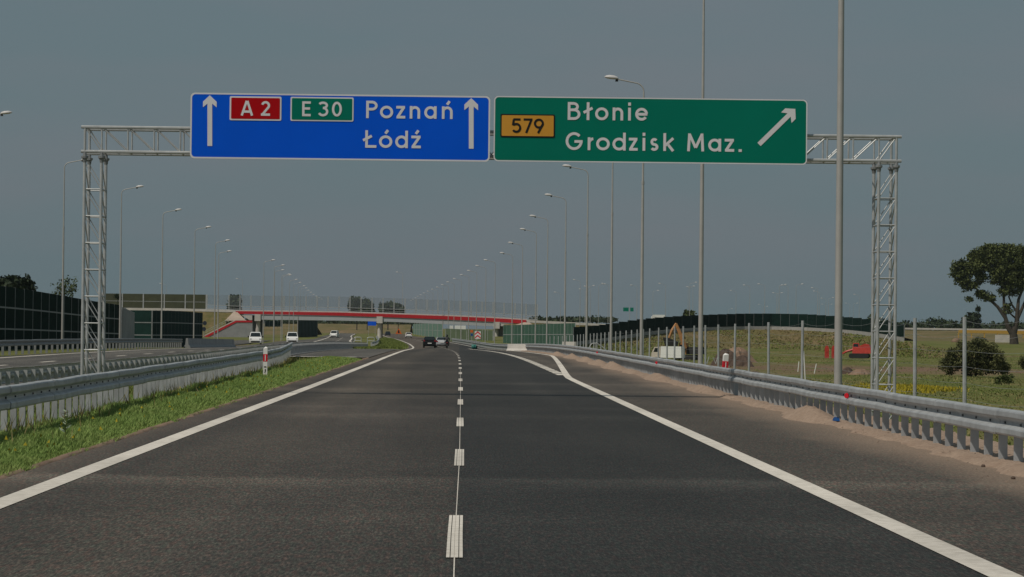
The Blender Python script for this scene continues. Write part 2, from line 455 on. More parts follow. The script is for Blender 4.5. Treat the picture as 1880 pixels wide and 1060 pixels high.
# ------------------------------------------------------------------ terrain: road profile and curve
YS = np.concatenate([np.arange(-40, 200, 5.0), np.arange(200, 1100, 10.0), np.arange(1100, 6001, 100.0)])
def smooth(x, a, b):
    t = np.clip((x - a) / (b - a), 0, 1); return t * t * (3 - 2 * t)
GV = -1.15 * smooth(YS, 130, 400) + 1.6 * smooth(YS, 900, 2200)
_cy = [-40, 120, 150, 175, 225, 300, 372, 450, 560, 680, 775, 900, 1065, 1500, 6000]
_cx = [0, 0, -0.07, -0.22, -0.62, -1.45, -2.5, -4.6, -8.4, -13, -17.2, -22, -27.5, -40, -150]
CV = np.interp(YS, _cy, _cx)
for _ in range(6): CV[1:-1] = (CV[:-2] + 2 * CV[1:-1] + CV[2:]) / 4
def gz(y): return float(np.interp(y, YS, GV))
def cx(y): return float(np.interp(y, YS, CV))
UP = [-3000, -60, -36, -27.5, -27.0, -22.2, -21.3, -9.9, -9.4, -8.6, -7.4, -6.3, -5.2, -4.66, -4.3, 5.55, 6.25, 6.4, 6.9, 8.5, 12, 17, 24]
UO = [-0.1, -0.1, -0.1, -0.1, -0.1, 0.0, -0.12, -0.12, 0.02, -0.05, -0.04, 0.12, 0.09, 0.0, -0.12, -0.12, -0.12, -0.12, -0.1, -0.2, -1.0, -2.4, -2.9]
FY = [-40, 150, 420, 490, 600, 1000, 2000, 6000]
FZ = [-2.6, -2.85, -2.85, -2.5, -0.6, 0.1, 0.7, 0.7]
def ground_z(u, y):
    """height of the ground sheet at u metres right of the carriageway centre"""
    g = gz(y)
    z = g + float(np.interp(u, UP, UO))
    if 133 < y < 254 and -9.9 < u < -4.2: z = g - 0.12      # the paved crossing
    if u > 7.3:
        f = float(np.interp(y, FY, FZ))
        t = min(1.0, max(0.0, (u - 7.3) / 10.0)); t = t * t * (3 - 2 * t)
        z = (g - 0.1) * (1 - t) + f * t
        if u > 18:
            z += 0.18 * math.sin(u * 0.21 + 1.3) * math.sin(y * 0.063 + 0.4) * min(1, (u - 18) / 10)
    return z
US = np.array(sorted(set([-4000, -2000, -1000, -500, -300, -200, -120, -80, -60, -50, -42, -36, -31, -29, -27.5, -27.0, -25, -22.2, -21.3, -15,
      -9.9, -9.4, -8.6, -7.4, -6.8, -6.3, -5.7, -5.2, -4.66, -4.3, 0, 5.55, 5.85, 6.25, 6.5, 6.9, 7.3, 7.8, 8.5, 10, 12, 14, 17, 20] +
      list(range(24, 140, 5)) + [150, 170, 200, 260, 350, 500, 800, 1500, 4000])))
vv = np.array([(u + cx(y), y, ground_z(u, y)) for y in YS for u in US])
nu = len(US)
qq = np.array([(j * nu + i, j * nu + i + 1, (j + 1) * nu + i + 1, (j + 1) * nu + i) for j in range(len(YS) - 1) for i in range(nu - 1)])
tag(mesh_np('ground', vv, qq, GROUND, smooth=True), 'green and brown fields and verges on both sides of the motorway', kind='structure')

def strip(mb, u0, u1, y0, y1, lift):
    """road-hugging strip; u0/u1 may be functions of y"""
    f0 = u0 if callable(u0) else (lambda y: u0)
    f1 = u1 if callable(u1) else (lambda y: u1)
    ys = [y0] + [y for y in YS if y0 + 0.01 < y < y1 - 0.01] + [y1]
    vs, fs = [], []
    for y in ys:
        c, g = cx(y), gz(y)
        vs += [(f0(y) + c, y, g + lift), (f1(y) + c, y, g + lift)]
    for i in range(len(ys) - 1): fs.append((2 * i, 2 * i + 1, 2 * i + 3, 2 * i + 2))
    mb.add(vs, fs)
def lerpf(ys, us): return lambda y: float(np.interp(y, ys, us))

mb = MB()
strip(mb, -4.55, 6.3, -40, 3000, 0.0)
tag(mb.build('road', ASPHALT), 'dark asphalt carriageway with two lanes and a sandy right shoulder', kind='structure')
mb = MB()
strip(mb, lerpf([270, 340, 480, 600], [-21.8, -27.4, -27.4, -23]), lerpf([300, 520], [-9.6, -14]), -40, 3000, 0.0)
strip(mb, -36.0, -29.6, 300, 520, 0.0)
tag(mb.build('road', ASPHALT_OLD), 'opposite carriageway of grey brown asphalt beyond the median guardrails', kind='structure')
mb = MB()
strip(mb, -9.3, -4.7, 252.2, 253.4, 0.03)
strip(mb, -9.3, -5.2, 134.6, 135.8, 0.05)
tag(mb.build('kerb', CONC_LT), 'pale kerb strips at both ends of the median crossing', kind='structure')
mb = MB()
strip(mb, -9.55, -4.6, 136, 252, 0.02)
tag(mb.build('road', ASPHALT_OLD), 'asphalt crossing through the grass median', kind='structure')

# markings: edge lines
RE_Y = [0, 84, 88, 160, 166, 190, 300, 700]; RE_U = [3.50, 3.50, 3.58, 5.72, 5.78, 5.6, 5.2, 4.6]
mb = MB()
LE_ = lerpf([0, 30, 70, 160, 260], [-3.95, -3.935, -3.845, -3.83, -3.90])
CE_ = lerpf([0, 20, 32, 70, 150, 260], [-0.03, -0.018, 0.015, 0.04, 0.03, 0.0])
strip(mb, lambda q: LE_(q) - 0.122, lambda q: LE_(q) + 0.122, -40, 1100, 0.006)
strip(mb, lerpf(RE_Y, [u - 0.115 for u in RE_U]), lerpf(RE_Y, [u + 0.115 for u in RE_U]), -40, 700, 0.006)
EX = lerpf([90, 127, 180, 240, 300], [3.50, 3.42, 3.20, 3.0, 3.0])
y = 90.0
while y < 330:
    strip(mb, lambda q: EX(q) - 0.17, lambda q: EX(q) + 0.17, y, y + 2.6, 0.008); y += 3.4
# bar that closes the gore, and crossing edge lines
mb.add([(-9.4, 136.0, gz(136) + 0.028), (-4.7, 136.0, gz(136) + 0.028), (-4.7, 136.5, gz(136) + 0.028), (-9.4, 136.5, gz(136) + 0.028)], [(0, 1, 2, 3)])
for k in range(-4, 55):                       # lane dashes, each of four ribs
    y0 = 17.9 + 12.0 * k
    if y0 < -30: continue
    for r in range(4):
        o_ = (r - 1.5) * 0.0295
        strip(mb, lambda q: CE_(q) + o_ - 0.0118, lambda q: CE_(q) + o_ + 0.0118, y0, y0 + 4.05, 0.008)
strip(mb, lambda q: CE_(q) - 0.004, lambda q: CE_(q) + 0.004, -10, 105, 0.005)      # thin seam line under the dashes
strip(mb, -20.9, -20.6, -40, 1100, 0.006)
strip(mb, lerpf([300, 520], [-10.3, -14.7]), lerpf([300, 520], [-10.05, -14.4]), -40, 1100, 0.006)
for k in range(0, 60):
    strip(mb, -17.1, -16.9, 12 * k, 12 * k + 4, 0.006); strip(mb, -13.7, -13.5, 12 * k + 3, 12 * k + 7, 0.006)
tag(mb.build('road_markings', MARK), 'cream white edge lines and lane dashes painted on the asphalt', kind='structure')

# ------------------------------------------------------------------ sand along the right shoulder
def fbm(x, y, s):
    return (math.sin(x * 3.1 * s + 1.7 * math.sin(y * 1.3 * s)) * math.sin(y * 2.3 * s + 1.1 * math.sin(x * 2.9 * s + 0.5)) +
            0.5 * math.sin(x * 7.3 * s + y * 5.1 * s) * math.sin(y * 6.7 * s - x * 4.3 * s + 1.0)) / 1.5
heaps = [(47.2, 0.19, 2.2, 0.62), (29.6, 0.05, 1.6, 0.7), (56, 0.06, 1.6, 0.4), (68, 0.13, 3.0, 0.5), (84, 0.2, 3.2, 0.55), (97, 0.1, 3, 0.5), (108, 0.24, 4.0, 0.6), (119, 0.22, 4.0, 0.6), (131, 0.2, 4, 0.6), (146, 0.22, 5, .6), (165, .2, 6, .6)]
sy = np.concatenate([np.arange(15, 60, 0.16), np.arange(60, 260, 0.5)])
su = np.linspace(5.45, 7.5, 24)
vs = []
for y in sy:
    g, c = gz(y), cx(y)
    for u in su:
        edge = 5.98 + 0.05 * math.sin(y * 0.9) + 0.05 * math.sin(y * 2.7 + 1)
        t = min(1, max(0, (u - edge) / 0.4))
        z = -0.05 + 0.10 * t * t * (3 - 2 * t) + 0.018 * fbm(u, y, 1.9) + 0.02 * fbm(u, y, 6.3) * (u > edge)
        for hy, hh, hl, hw in heaps:
            d = ((y - hy) / hl) ** 2 + ((u - 6.2) / (hw * 0.55)) ** 2
            if d < 6: z += hh * math.exp(-d * 1.3) * (1 + 0.15 * fbm(u, y, 3.0))
        if u < 5.8: z = min(z, z * (u - 5.45) / 0.35 - 0.04 * (5.8 - u) / 0.35)
        vs.append((u + c, y, g + z))
n = len(su)
qs = [(j * n + i, j * n + i + 1, (j + 1) * n + i + 1, (j + 1) * n + i) for j in range(len(sy) - 1) for i in range(n - 1)]
tag(mesh_np('sand', np.array(vs), np.array(qs), SAND, smooth=True), 'loose tan sand drifted against the right guardrail posts', 'sand', kind='stuff')
mbx = MB()                                  # small stones and crumbs lying in the sand and on the dusty shoulder
for k in range(170):
    y = 26 + 85 * random.random() ** 1.8; u = random.triangular(5.6, 6.5, 6.2); r_ = random.uniform(0.005, 0.016) * (1 + y / 120)
    z = gz(y) + (0.004 if u < 5.9 else 0.004 + 0.09 * min(1, max(0, (u - 6.0) / 0.4)))
    h_ = r_ * random.uniform(0.5, 0.9)
    pts = [(u + r_ * random.uniform(0.7, 1.3) * math.cos(w), y + r_ * random.uniform(0.7, 1.3) * math.sin(w), z) for w in (0, 1.2, 2.4, 3.7, 5.0)]
    mbx.add(pts + [(u + r_ * 0.2, y, z + h_)], [(0, 1, 5), (1, 2, 5), (2, 3, 5), (3, 4, 5), (4, 0, 5)])
tag(mbx.build('gravel', M('pale_gravel', (0.22, 0.165, 0.125), 0.95, 0, 0.6, 3.0)), 'small stones and crumbs scattered over the sandy shoulder', 'gravel', kind='stuff')
def rock(name, label, loc, r, mat, group=None, squash=0.6):
    mbr = MB(); rings = []
    for i in range(5):
        th = math.pi * (i + 0.5) / 5; ring = []
        for k in range(8):
            w = 2 * math.pi * k / 8; q = r * random.uniform(0.75, 1.2)
            ring.append((q * math.sin(th) * math.cos(w), q * math.sin(th) * math.sin(w), -q * math.cos(th) * squash + r * squash * 0.6))
        rings.append(ring)
    mbr.sweep(rings)
    o = mbr.build(name, mat, smooth=True); o.location = loc
    return tag(o, label, 'clod', group)
for px, py, lab in ((1735, 808, 'dark clod of earth on the dusty shoulder, farthest of three'), (1805, 858, 'dark clod of earth on the dusty shoulder, middle of three'), (1860, 880, 'dark clod of earth on the dusty shoulder, nearest of three')):
    Y = 1.55 * FPX / (py - 613.5); p = at(px, py, Y)
    rock('earth_clod', lab, (p.x, p.y, gz(Y) + 0.0), 0.03, SOIL, 'clods on the shoulder')

# ------------------------------------------------------------------ guardrails
WB = [(0.0, 0.155), (0.045, 0.153), (0.074, 0.142), (0.081, 0.125), (0.081, 0.072), (0.074, 0.058), (0.022, 0.026), (0.016, 0.016), (0.016, -0.016), (0.022, -0.026), (0.074, -0.058), (0.081, -0.072), (0.081, -0.125), (0.074, -0.142), (0.045, -0.153), (0.0, -0.155)]
WB = [(d, h) for d, h in WB] + [(d - 0.006, h) for d, h in WB[::-1]]
def guardrail(name, label, path_u, y0, y1, face, top, post_w, step, mats, cat='guardrail', gap_at=None, base=-0.1, red=False):
    """path_u(y): distance of the beam from the carriageway centre; face=+1 if the beam faces right"""
    t = thing(name, label, cat, (path_u(y0) + cx(y0), y0, gz(y0)), 0)
    ox, oy, oz = t.location
    ys = [y0]
    while ys[-1] < y1: ys.append(min(y1, ys[-1] + (2.0 if ys[-1] < 150 else 5.0)))
    mbm = MB(); rings = []
    for y in ys:
        bx, bz = path_u(y) + cx(y), gz(y) + top - 0.155
        wob = 0.006 * math.sin(y * 1.9) + 0.004 * math.sin(y * 0.63)
        rings.append([(bx + face * d - ox, y - oy, bz + h + wob - oz) for d, h in WB])
    mbm.sweep(rings)
    mbm.cur = 1
    y = y0 + 0.3
    while y < min(y1, y0 + 90):
        bx, bz = path_u(y) + cx(y), gz(y) + top - 0.155
        mbm.box((bx + face * 0.022 - ox, y - oy, bz - oz), (0.016, 0.05, 0.024)); y += step
    mbm.cur = 0
    y = y0 + 1.0
    while y < min(y1, y0 + 160):                # lapped joints of the beam lengths
        bx, bz = path_u(y) + cx(y), gz(y) + top - 0.155
        rr = [[(bx + face * (d + 0.006) - ox, q - oy, bz + h * 1.02 - oz) for d, h in WB] for q in (y, y + 0.32)]
        mbm.sweep(rr); y += 4.0
    mbm.build('beam', mats[:2], t)
    rest = MB(); k = 0; y = y0
    while y <= y1:
        if not (gap_at and gap_at[0] < y < gap_at[1]):
            bx, bz = path_u(y) + cx(y) - face * 0.05, gz(y) + top - 0.06
            zb = gz(y) + base
            m1 = MB() if k < 100 else rest
            w = post_w; h = bz - zb
            xx, yy, zz = bx - ox - face * 0.03, y - oy, zb - oz + h / 2
            th = 0.006                        # sigma / C profile: web across the road, two flanges along it
            m1.box((xx, yy, zz), (w, th, h))
            m1.box((xx - w / 2 + th / 2, yy + 0.028, zz), (th, 0.05, h - 0.004)); m1.box((xx + w / 2 - th / 2, yy + 0.028, zz), (th, 0.05, h - 0.004))
            if k < 100: m1.build('post', mats[2], t)
            k += 1
        y += step
    if rest.v:
        o = rest.build('post', mats[2], t); o['kind'] = 'stuff'
    return t
RR_U = lerpf([0, 150, 250, 400], [6.46, 6.5, 6.65, 6.8])
rail_r = guardrail('guardrail', 'long grey guardrail on closely set posts above the sand, right of the road', RR_U, 26.5, 560, -1, 0.665, 0.10, 0.88, [GALV, BOLT, GALV])
LR_U = lerpf([20, 34, 48, 90, 100, 125, 150], [-5.72, -5.8, -5.98, -6.45, -6.75, -8.0, -9.3])
rail_l = guardrail('guardrail', 'nearest left guardrail with wide posts standing in the green grass verge', LR_U, 29, 138, 1, 0.76, 0.080, 0.78, [GALV, BOLT, GALV], gap_at=(48.9, 50.0))
MR_U = lerpf([40, 62, 90, 120, 200, 300], [-9.15, -9.0, -8.7, -9.1, -9.5, -9.6])
rail_m = guardrail('guardrail', 'second guardrail in the median, seen from behind, passing the gantry leg', MR_U, 46, 330, -1, 0.66, 0.09, 1.0, [GALV_LT, BOLT, GALV_LT])
FR_U = lerpf([90, 160, 230], [-22.2, -22.2, -23.0])
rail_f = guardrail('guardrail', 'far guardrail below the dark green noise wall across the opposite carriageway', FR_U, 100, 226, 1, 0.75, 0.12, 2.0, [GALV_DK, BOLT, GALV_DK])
BR_U = lerpf([360, 620], [-9.3, -8.6])
guardrail('guardrail', 'short far guardrail in the median grass in front of the bridge pier', BR_U, 345, 640, 1, 0.75, 0.12, 4.0, [GALV, BOLT, GALV])
# red reflectors clipped on the right beam
for px, lab in ((1565, 'nearest red reflector on the right guardrail beam'), (1210, 'middle red reflector on the right guardrail beam'), (1100, 'farthest red reflector on the right guardrail beam')):
    Y = 6.46 * FPX / (px - VPX)
    mbx = MB(); mbx.lathe([(0.0, -0.012), (0.04, -0.012), (0.046, 0.0), (0.04, 0.012), (0.0, 0.014)], 14, (0, 0, 0), 'x'); mbx.box((0.03, 0, -0.02), (0.05, 0.02, 0.02))
    o = mbx.build('reflector', REDR); o.location = (6.46 + cx(Y) - 0.07, Y, gz(Y) + 0.665 - 0.155)
    o.rotation_euler = (0, 0, R(55))
    tag(o, lab, 'reflector', 'reflectors on the right guardrail')
# blue scrap lying below the beam
p = at(1523, 764, 45.5)
mbx = MB(); mbx.box((0, 0, 0.015), (0.06, 0.22, 0.045), 0.2, 0.8); mbx.box((0.01, 0.06, 0.045), (0.04, 0.08, 0.015), 0.5)
o = mbx.build('plastic_scrap', BLUEPL); o.location = (6.36, 44.6, gz(45) + 0.07)
tag(o, 'blue plastic scrap lying in the sand under the right guardrail', 'scrap')

# ------------------------------------------------------------------ delineator posts
def delineator(label, loc, tilt=(0, 0), rz=0.0, scale=1.0):
    t = thing('delineator_post', label, 'marker post', loc, rz, 'red banded marker posts')
    t.rotation_euler = (tilt[0], tilt[1], rz)
    w, d = 0.06 * scale, 0.05 * scale
    def prof(z): return [(-w, -d, z), (w, -d, z), (w, d * 0.4, z), (0, d, z), (-w, d * 0.4, z)]
    m1 = MB(); m1.sweep([prof(-0.15), prof(0.52)]); m1.sweep([prof(0.725), [(x, y, z + (0.05 if x > -0.01 and x < 0.04 else 0.02 if x > 0 else -0.01)) for x, y, z in prof(0.9)]])
    m1.build('post', WHITE, t)
    def big(z): return [(x * 1.06, y * 1.06, z) for x, y, z in prof(z)]
    m2 = MB(); m2.sweep([big(0.515), big(0.73)]); b = m2.build('red_band', REDR, t)
    m3 = MB(); m3.box((0, -d * 1.06 - 0.005, 0.62), (0.022, 0.006, 0.17)); m3.build('reflector', WHITE, b)
    m4 = MB(); m4.box((0, -d - 0.003, 0.36), (0.07, 0.004, 0.03)); m4.box((0.004, -d - 0.003, 0.26), (0.03, 0.004, 0.075)); m4.box((-0.008, -d - 0.003, 0.205), (0.03, 0.004, 0.022)); m4.build('lettering', SIGN_BLACK, t)
    return t
delineator('white marker post with red band standing in the left grass verge', (-5.62, 77, gz(77) + 0.02))
p = at(1328, 678, 71)
delineator('leaning white marker post with red band behind the right guardrail', (p.x, 71, 0.02), (0, R(4)), R(15), 1.12)

# ------------------------------------------------------------------ sign gantry
ZG = 59.5
def gx(px, py=265, Y=ZG): return at(px, py, Y).x
def gzz(px, py, Y=ZG): return at(px, py, Y).z
xl0, xl1 = gx(156), gx(187)            # left leg tubes
xr0, xr1 = gx(1614), gx(1646)
ztop = gzz(160, 233.5); zbot = gzz(160, 278.5)
DEP = 0.72
gantry = thing('sign_gantry', 'galvanised lattice sign gantry spanning the road on two legs', 'gantry', ((xl0 + xr1) / 2, ZG, 0))
GX, GY = gantry.location.x, gantry.location.y
def gpt(x, y, z): return (x - GX, y - GY, z)
mbm = MB()
xa, xb = gx(149), gx(1655)
for yy in (ZG, ZG + DEP):
    for zz in (ztop, zbot): mbm.tube([gpt(xa, yy, zz), gpt(xb, yy, zz)], 0.038, 8)
xm = (xl1 + xr0) / 2
bay = 0.585
nb = int((xm - xl1) / bay)
for side in (0, 1):
    for k in range(nb + 1):
        for yy in (ZG, ZG + DEP):
            if side == 0: x0, x1 = xl1 + k * bay, xl1 + (k + 1) * bay
            else: x0, x1 = xr0 - k * bay, xr0 - (k + 1) * bay
            mbm.tube([gpt(x0, yy, zbot), gpt(x0, yy, ztop)], 0.02, 6)
            mbm.tube([gpt(x0, yy, ztop), gpt(x1, yy, zbot)], 0.014, 6)
        mbm.tube([gpt(x0, ZG, ztop), gpt(x0, ZG + DEP, ztop)], 0.016, 6); mbm.tube([gpt(x0, ZG, zbot), gpt(x0, ZG + DEP, zbot)], 0.016, 6)
for xx0, xx1 in ((xl0, xl1), (xr1, xr0)):
    for yy in (ZG, ZG + DEP):
        mbm.tube([gpt(xx0, yy, zbot), gpt(xx0, yy, ztop)], 0.03, 8)
        mbm.tube([gpt(xx0, yy, ztop), gpt(xx1, yy, zbot)], 0.016, 6)
    mbm.tube([gpt(xx0, ZG, ztop), gpt(xx0, ZG + DEP, ztop)], 0.02, 6)
mbm.build('truss_beam', GALV_LT, gantry)
for x0, x1, gzb, side in ((xl0, xl1, gz(ZG) - 0.1, 0), (xr0, xr1, gz(ZG) - 0.9, 1)):
    m1 = MB()
    zt = zbot - 0.12
    for xx in (x0, x1):
        for yy in (ZG, ZG + DEP):
            m1.tube([gpt(xx, yy, gzb), gpt(xx, yy, zt)], 0.036, 10)
    step = 0.6
    z = zt - 0.12
    while z > gzb + step:
        for yy in (ZG, ZG + DEP):
            m1.tube([gpt(x0, yy, z - step), gpt(x1, yy, z - step)], 0.016, 6)
            if side == 0: m1.tube([gpt(x0, yy, z), gpt(x1, yy, z - step)], 0.012, 6)
            else: m1.tube([gpt(x1, yy, z), gpt(x0, yy, z - step)], 0.012, 6)
        for xx in (x0, x1):
            m1.tube([gpt(xx, ZG, z - step), gpt(xx, ZG + DEP, z - step)], 0.018, 6)
            m1.tube([gpt(xx, ZG, z), gpt(xx, ZG + DEP, z - step)], 0.013, 6)
        z -= step
    leg = m1.build('support_leg', GALV_LT, gantry)
    for xx in (x0, x1):
        for yy in (ZG, ZG + DEP):
            m2 = MB(); m2.lathe([(0.042, -0.12), (0.055, -0.04), (0.08, -0.025), (0.08, 0.02), (0.045, 0.025), (0.036, 0.1)], 10, gpt(xx, yy, zbot - 0.12))
            m2.build('flange', GALV_DK, leg)
            m3 = MB(); m3.box(gpt(xx, yy, gzb + 0.02), (0.2, 0.2, 0.04)); m3.build('base_plate', GALV_DK, leg)

# ------------------------------------------------------------------ lettering: single-stroke geometric alphabet
def arc(cx_, cy_, rx, ry, a0, a1, n=14):
    return [(cx_ + rx * math.cos(R(a0 + (a1 - a0) * i / n)), cy_ + ry * math.sin(R(a0 + (a1 - a0) * i / n))) for i in range(n + 1)]
XH = 0.72
# every glyph: strokes inside the box 0..1 (width) x 0..1 (cap height), centre lines of the strokes already inset
def glyphs(w, s):
    """strokes of each glyph for box width w (in cap heights) and stroke width s"""
    h = s / 2; l, r_ = h, w - h; t, b = 1 - h, h; xt = XH - h; cxm = w / 2
    xr, xry = (r_ - l) / 2, (xt - b) / 2; xc = (xt + b) / 2
    ring = arc(cxm, xc, xr, xry, 90, 450, 24)
    n_ = [[(l, 0), (l, XH)], [(l, xc + 0.05)] + arc(cxm, xt - xr, xr, xr, 180, 0, 12) + [(r_, 0)]]
    z_ = [[(0, xt), (w - 0.02, xt)], [(w - h * 1.2, xt - h * 0.2), (h * 1.2, b + h * 0.2)], [(0.02, b), (w, b)]]
    acute = [(cxm - 0.02, XH + 0.10), (cxm + 0.13, XH + 0.30)]
    a_ = [ring, [(r_, 0), (r_, XH)]]
    G = {
     'P': [[(l, 0), (l, 1)], [(l, t), (w * 0.45, t)] + arc(w * 0.5, 0.72, r_ - w * 0.5, t - 0.72, 90, -90, 12) + [(l, 0.72 * 2 - t)]],
     'B': [[(l, 0), (l, 1)], [(l, t), (w * 0.45, t)] + arc(w * 0.45, 0.745, w * 0.42 - h, t - 0.745, 90, -90, 10) + [(l, 0.745 * 2 - t)],
           [(w * 0.5, 0.745 * 2 - t)] + arc(w * 0.5, (0.745 * 2 - t + b) / 2, r_ - w * 0.5, (0.745 * 2 - t - b) / 2, 90, -90, 10) + [(l, b)]],
     'o': [ring], 'z': z_, 'n': n_, 'a': a_,
     'ń': n_ + [acute], 'ó': [ring, acute], 'ź': z_ + [acute],
     'Ł': [[(w * 0.28, 1), (w * 0.28, h)], [(w * 0.28 - h, b), (w, b)], [(0.02, 0.42), (w * 0.66, 0.68)]],
     'ł': [[(cxm, 0), (cxm, 1)], [(0.0, 0.42), (w, 0.68)]],
     'd': [ring, [(r_, 0), (r_, 1)]],
     'r': [[(l, 0), (l, XH)], [(l, xc)] + arc(w * 0.95, xc, w * 0.95 - l, xt - xc, 170, 95, 8)],
     'i': [[(cxm, 0), (cxm, XH)], [(cxm, XH + 0.11), (cxm, XH + 0.29)]],
     'e': [arc(cxm, xc, xr, xry, 5, 325, 22), [(l + h * 0.5, xc), (r_ + h * 0.6, xc)]],
     's': [arc(cxm, xt - (xt - xc) / 2, xr * 0.86, (xt - xc) / 2, 35, 270, 14) + arc(cxm, b + (xc - b) / 2, xr, (xc - b) / 2, 90, -150, 14)[1:]],
     'k': [[(l, 0), (l, 1)], [(l, 0.28), (w - h * 0.8, XH)], [(w * 0.38, 0.40), (w - h * 0.8, 0)]],
     'M': [[(h * 1.5, 0), (h * 2.2, 1)], [(h * 2.2, 0.95), (cxm, 0.2)], [(cxm, 0.2), (w - h * 2.2, 0.95)], [(w - h * 1.5, 0), (w - h * 2.2, 1)]],
     'G': [arc(cxm, 0.5, xr, 0.5 - h, 42, 360, 26), [(cxm + 0.02, 0.48), (w, 0.48)]],
     '.': [[(0, h * 0.9), (w, h * 0.9)]],
     'A': [[(h, 0), (cxm - h * 0.25, 1)], [(w - h, 0), (cxm + h * 0.25, 1)], [(w * 0.22, 0.27), (w * 0.78, 0.27)]],
     '2': [arc(cxm, t - xr, xr, xr, 165, -25, 14) + [(h * 1.4, b + 0.02)], [(0, b), (w, b)]],
     'E': [[(l, 0), (l, 1)], [(l, t), (w, t)], [(l, 0.52), (w * 0.92, 0.52)], [(l, b), (w, b)]],
     '3': [arc(cxm, 0.745, xr * 0.92, t - 0.745, 155, -90, 14), arc(cxm, (0.745 * 2 - t + b) / 2, xr, (0.745 * 2 - t - b) / 2, 90, -155, 14)],
     '0': [arc(cxm, 0.5, xr, 0.5 - h, 90, 450, 24)],
     '5': [[(w * 0.92, t), (w * 0.2, t)], [(w * 0.24, t), (w * 0.16, 0.52)], [(w * 0.17, 0.56)] + arc(cxm, b + 0.27, xr, 0.27, 120, -145, 16)],
     '7': [[(0, t), (w, t)], [(w - h, t - 0.02), (w * 0.3, 0)]],
     '9': [arc(cxm, t - 0.27, xr, 0.27, 90, 450, 22), [(w - h * 1.02, 0.62), (w * 0.42, 0)]],
    }
    return G
def stroke_ribbon(pts, s):
    """quad strip of width s along a polyline (2-D)"""
    n = len(pts); out = []
    closed = n > 3 and abs(pts[0][0] - pts[-1][0]) < 1e-6 and abs(pts[0][1] - pts[-1][1]) < 1e-6
    for i, p in enumerate(pts):
        a = pts[i - 1] if i > 0 else (pts[-2] if closed else p)
        b = pts[i + 1] if i < n - 1 else (pts[1] if closed else p)
        dx, dy = b[0] - a[0], b[1] - a[1]; L = math.hypot(dx, dy) or 1
        nx, ny = -dy / L * s / 2, dx / L * s / 2
        out.append(((p[0] + nx, p[1] + ny), (p[0] - nx, p[1] - ny)))
    return out
def lettering(name, items, Y, top, base, py_scale, mat, parent, stroke=0.152, lift=0.0):
    """items: (glyph, left px, right px); top/base: functions px -> pixel row of cap top and baseline"""
    mbx = MB(); layer = 0
    px0 = parent.matrix_world.translation if parent.parent is None else parent.parent.location + parent.location
    for ch, xa_, xb_ in items:
        A = at(xa_, base(xa_), Y); B = at(xb_, base(xb_), Y); T = at(xa_, top(xa_), Y)
        cap = T.z - A.z; w = (B.x - A.x) / cap
        for st in glyphs(w, stroke)[ch]:
            rib = stroke_ribbon(st, stroke)
            layer += 1
            yy = Y - lift - 0.0012 * (layer % 4) - 0.002
            vs, fs = [], []
            for p, q in rib:
                vs += [(A.x + p[0] * cap - px0.x, yy - px0.y, A.z + p[1] * cap - px0.z), (A.x + q[0] * cap - px0.x, yy - px0.y, A.z + q[1] * cap - px0.z)]
            for i in range(len(rib) - 1): fs.append((2 * i, 2 * i + 1, 2 * i + 3, 2 * i + 2))
            mbx.add(vs, fs)
    return mbx.build(name, mat, parent)
def rrect(x0, x1, z0, z1, r, n=6):
    out = []
    for cx_, cz_, a in ((x1 - r, z1 - r, 0), (x0 + r, z1 - r, 90), (x0 + r, z0 + r, 180), (x1 - r, z0 + r, 270)):
        out += [(cx_ + r * math.cos(R(a + 90 * i / n)), cz_ + r * math.sin(R(a + 90 * i / n))) for i in range(n + 1)]
    return out
YF = ZG - 0.18                       # front face of the sign sheets
def sign_panel(label, px0, px1, pyt, pyb, film, border):
    A, B = at(px0, pyb, YF), at(px1, pyb, YF); T = at(px0, pyt, YF)
    x0, x1, z0, z1 = A.x, B.x, A.z, T.z
    cx_, cz_ = (x0 + x1) / 2, (z0 + z1) / 2
    t = thing('direction_sign', label, 'road sign', (cx_, YF, cz_), 0, 'direction signs on the gantry')
    outer = rrect(x0 - cx_, x1 - cx_, z0 - cz_, z1 - cz_, 0.10); inner = rrect(x0 - cx_ + border, x1 - cx_ - border, z0 - cz_ + border, z1 - cz_ - border, 0.08)
    m0 = MB(); m0.prism([(x, 0.010, z) for x, z in outer], (0, 0.035, 0)); 
    for k in range(6):
        xx = (x0 - cx_) + (x1 - x0) * (k + 0.5) / 6
        m0.box((xx, 0.075, 0), (0.05, 0.06, (z1 - z0) * 0.92))
    m0.build('backing', SIGN_BACK, t)
    m1 = MB(); m1.prism([(x, 0.004, z) for x, z in inner], (0, 0.004, 0)); m1.build('face', film, t)
    m2 = MB(); n = len(outer)
    vs = [(x, 0.002, z) for x, z in outer] + [(x, 0.002, z) for x, z in inner] + [(x, 0.010, z) for x, z in outer]
    fs = [(i, (i + 1) % n, n + (i + 1) % n, n + i) for i in range(n)] + [(i, 2 * n + i, 2 * n + (i + 1) % n, (i + 1) % n) for i in range(n)]
    m2.add(vs, fs); m2.build('border', SIGN_WHITE, t)
    bpy.context.view_layer.update()
    return t
def plate(parent, corners, film, rim, border=0.03):
    (px0, pyt), (px1, pyb) = corners
    o = parent.location
    A, T = at(px0, pyb, YF), at(px0, pyt, YF); B = at(px1, pyb, YF)
    x0, x1, z0, z1 = A.x - o.x, B.x - o.x, A.z - o.z, T.z - o.z
    m1 = MB(); m1.prism([(x, -0.006, z) for x, z in rrect(x0, x1, z0, z1, 0.03, 3)], (0, 0.008, 0))
    b = m1.build('route_plate', rim, parent)
    m2 = MB(); m2.prism([(x, -0.010, z) for x, z in rrect(x0 + border, x1 - border, z0 + border, z1 - border, 0.02, 3)], (0, 0.003, 0)); m2.build('plate_face', film, b)
    return b
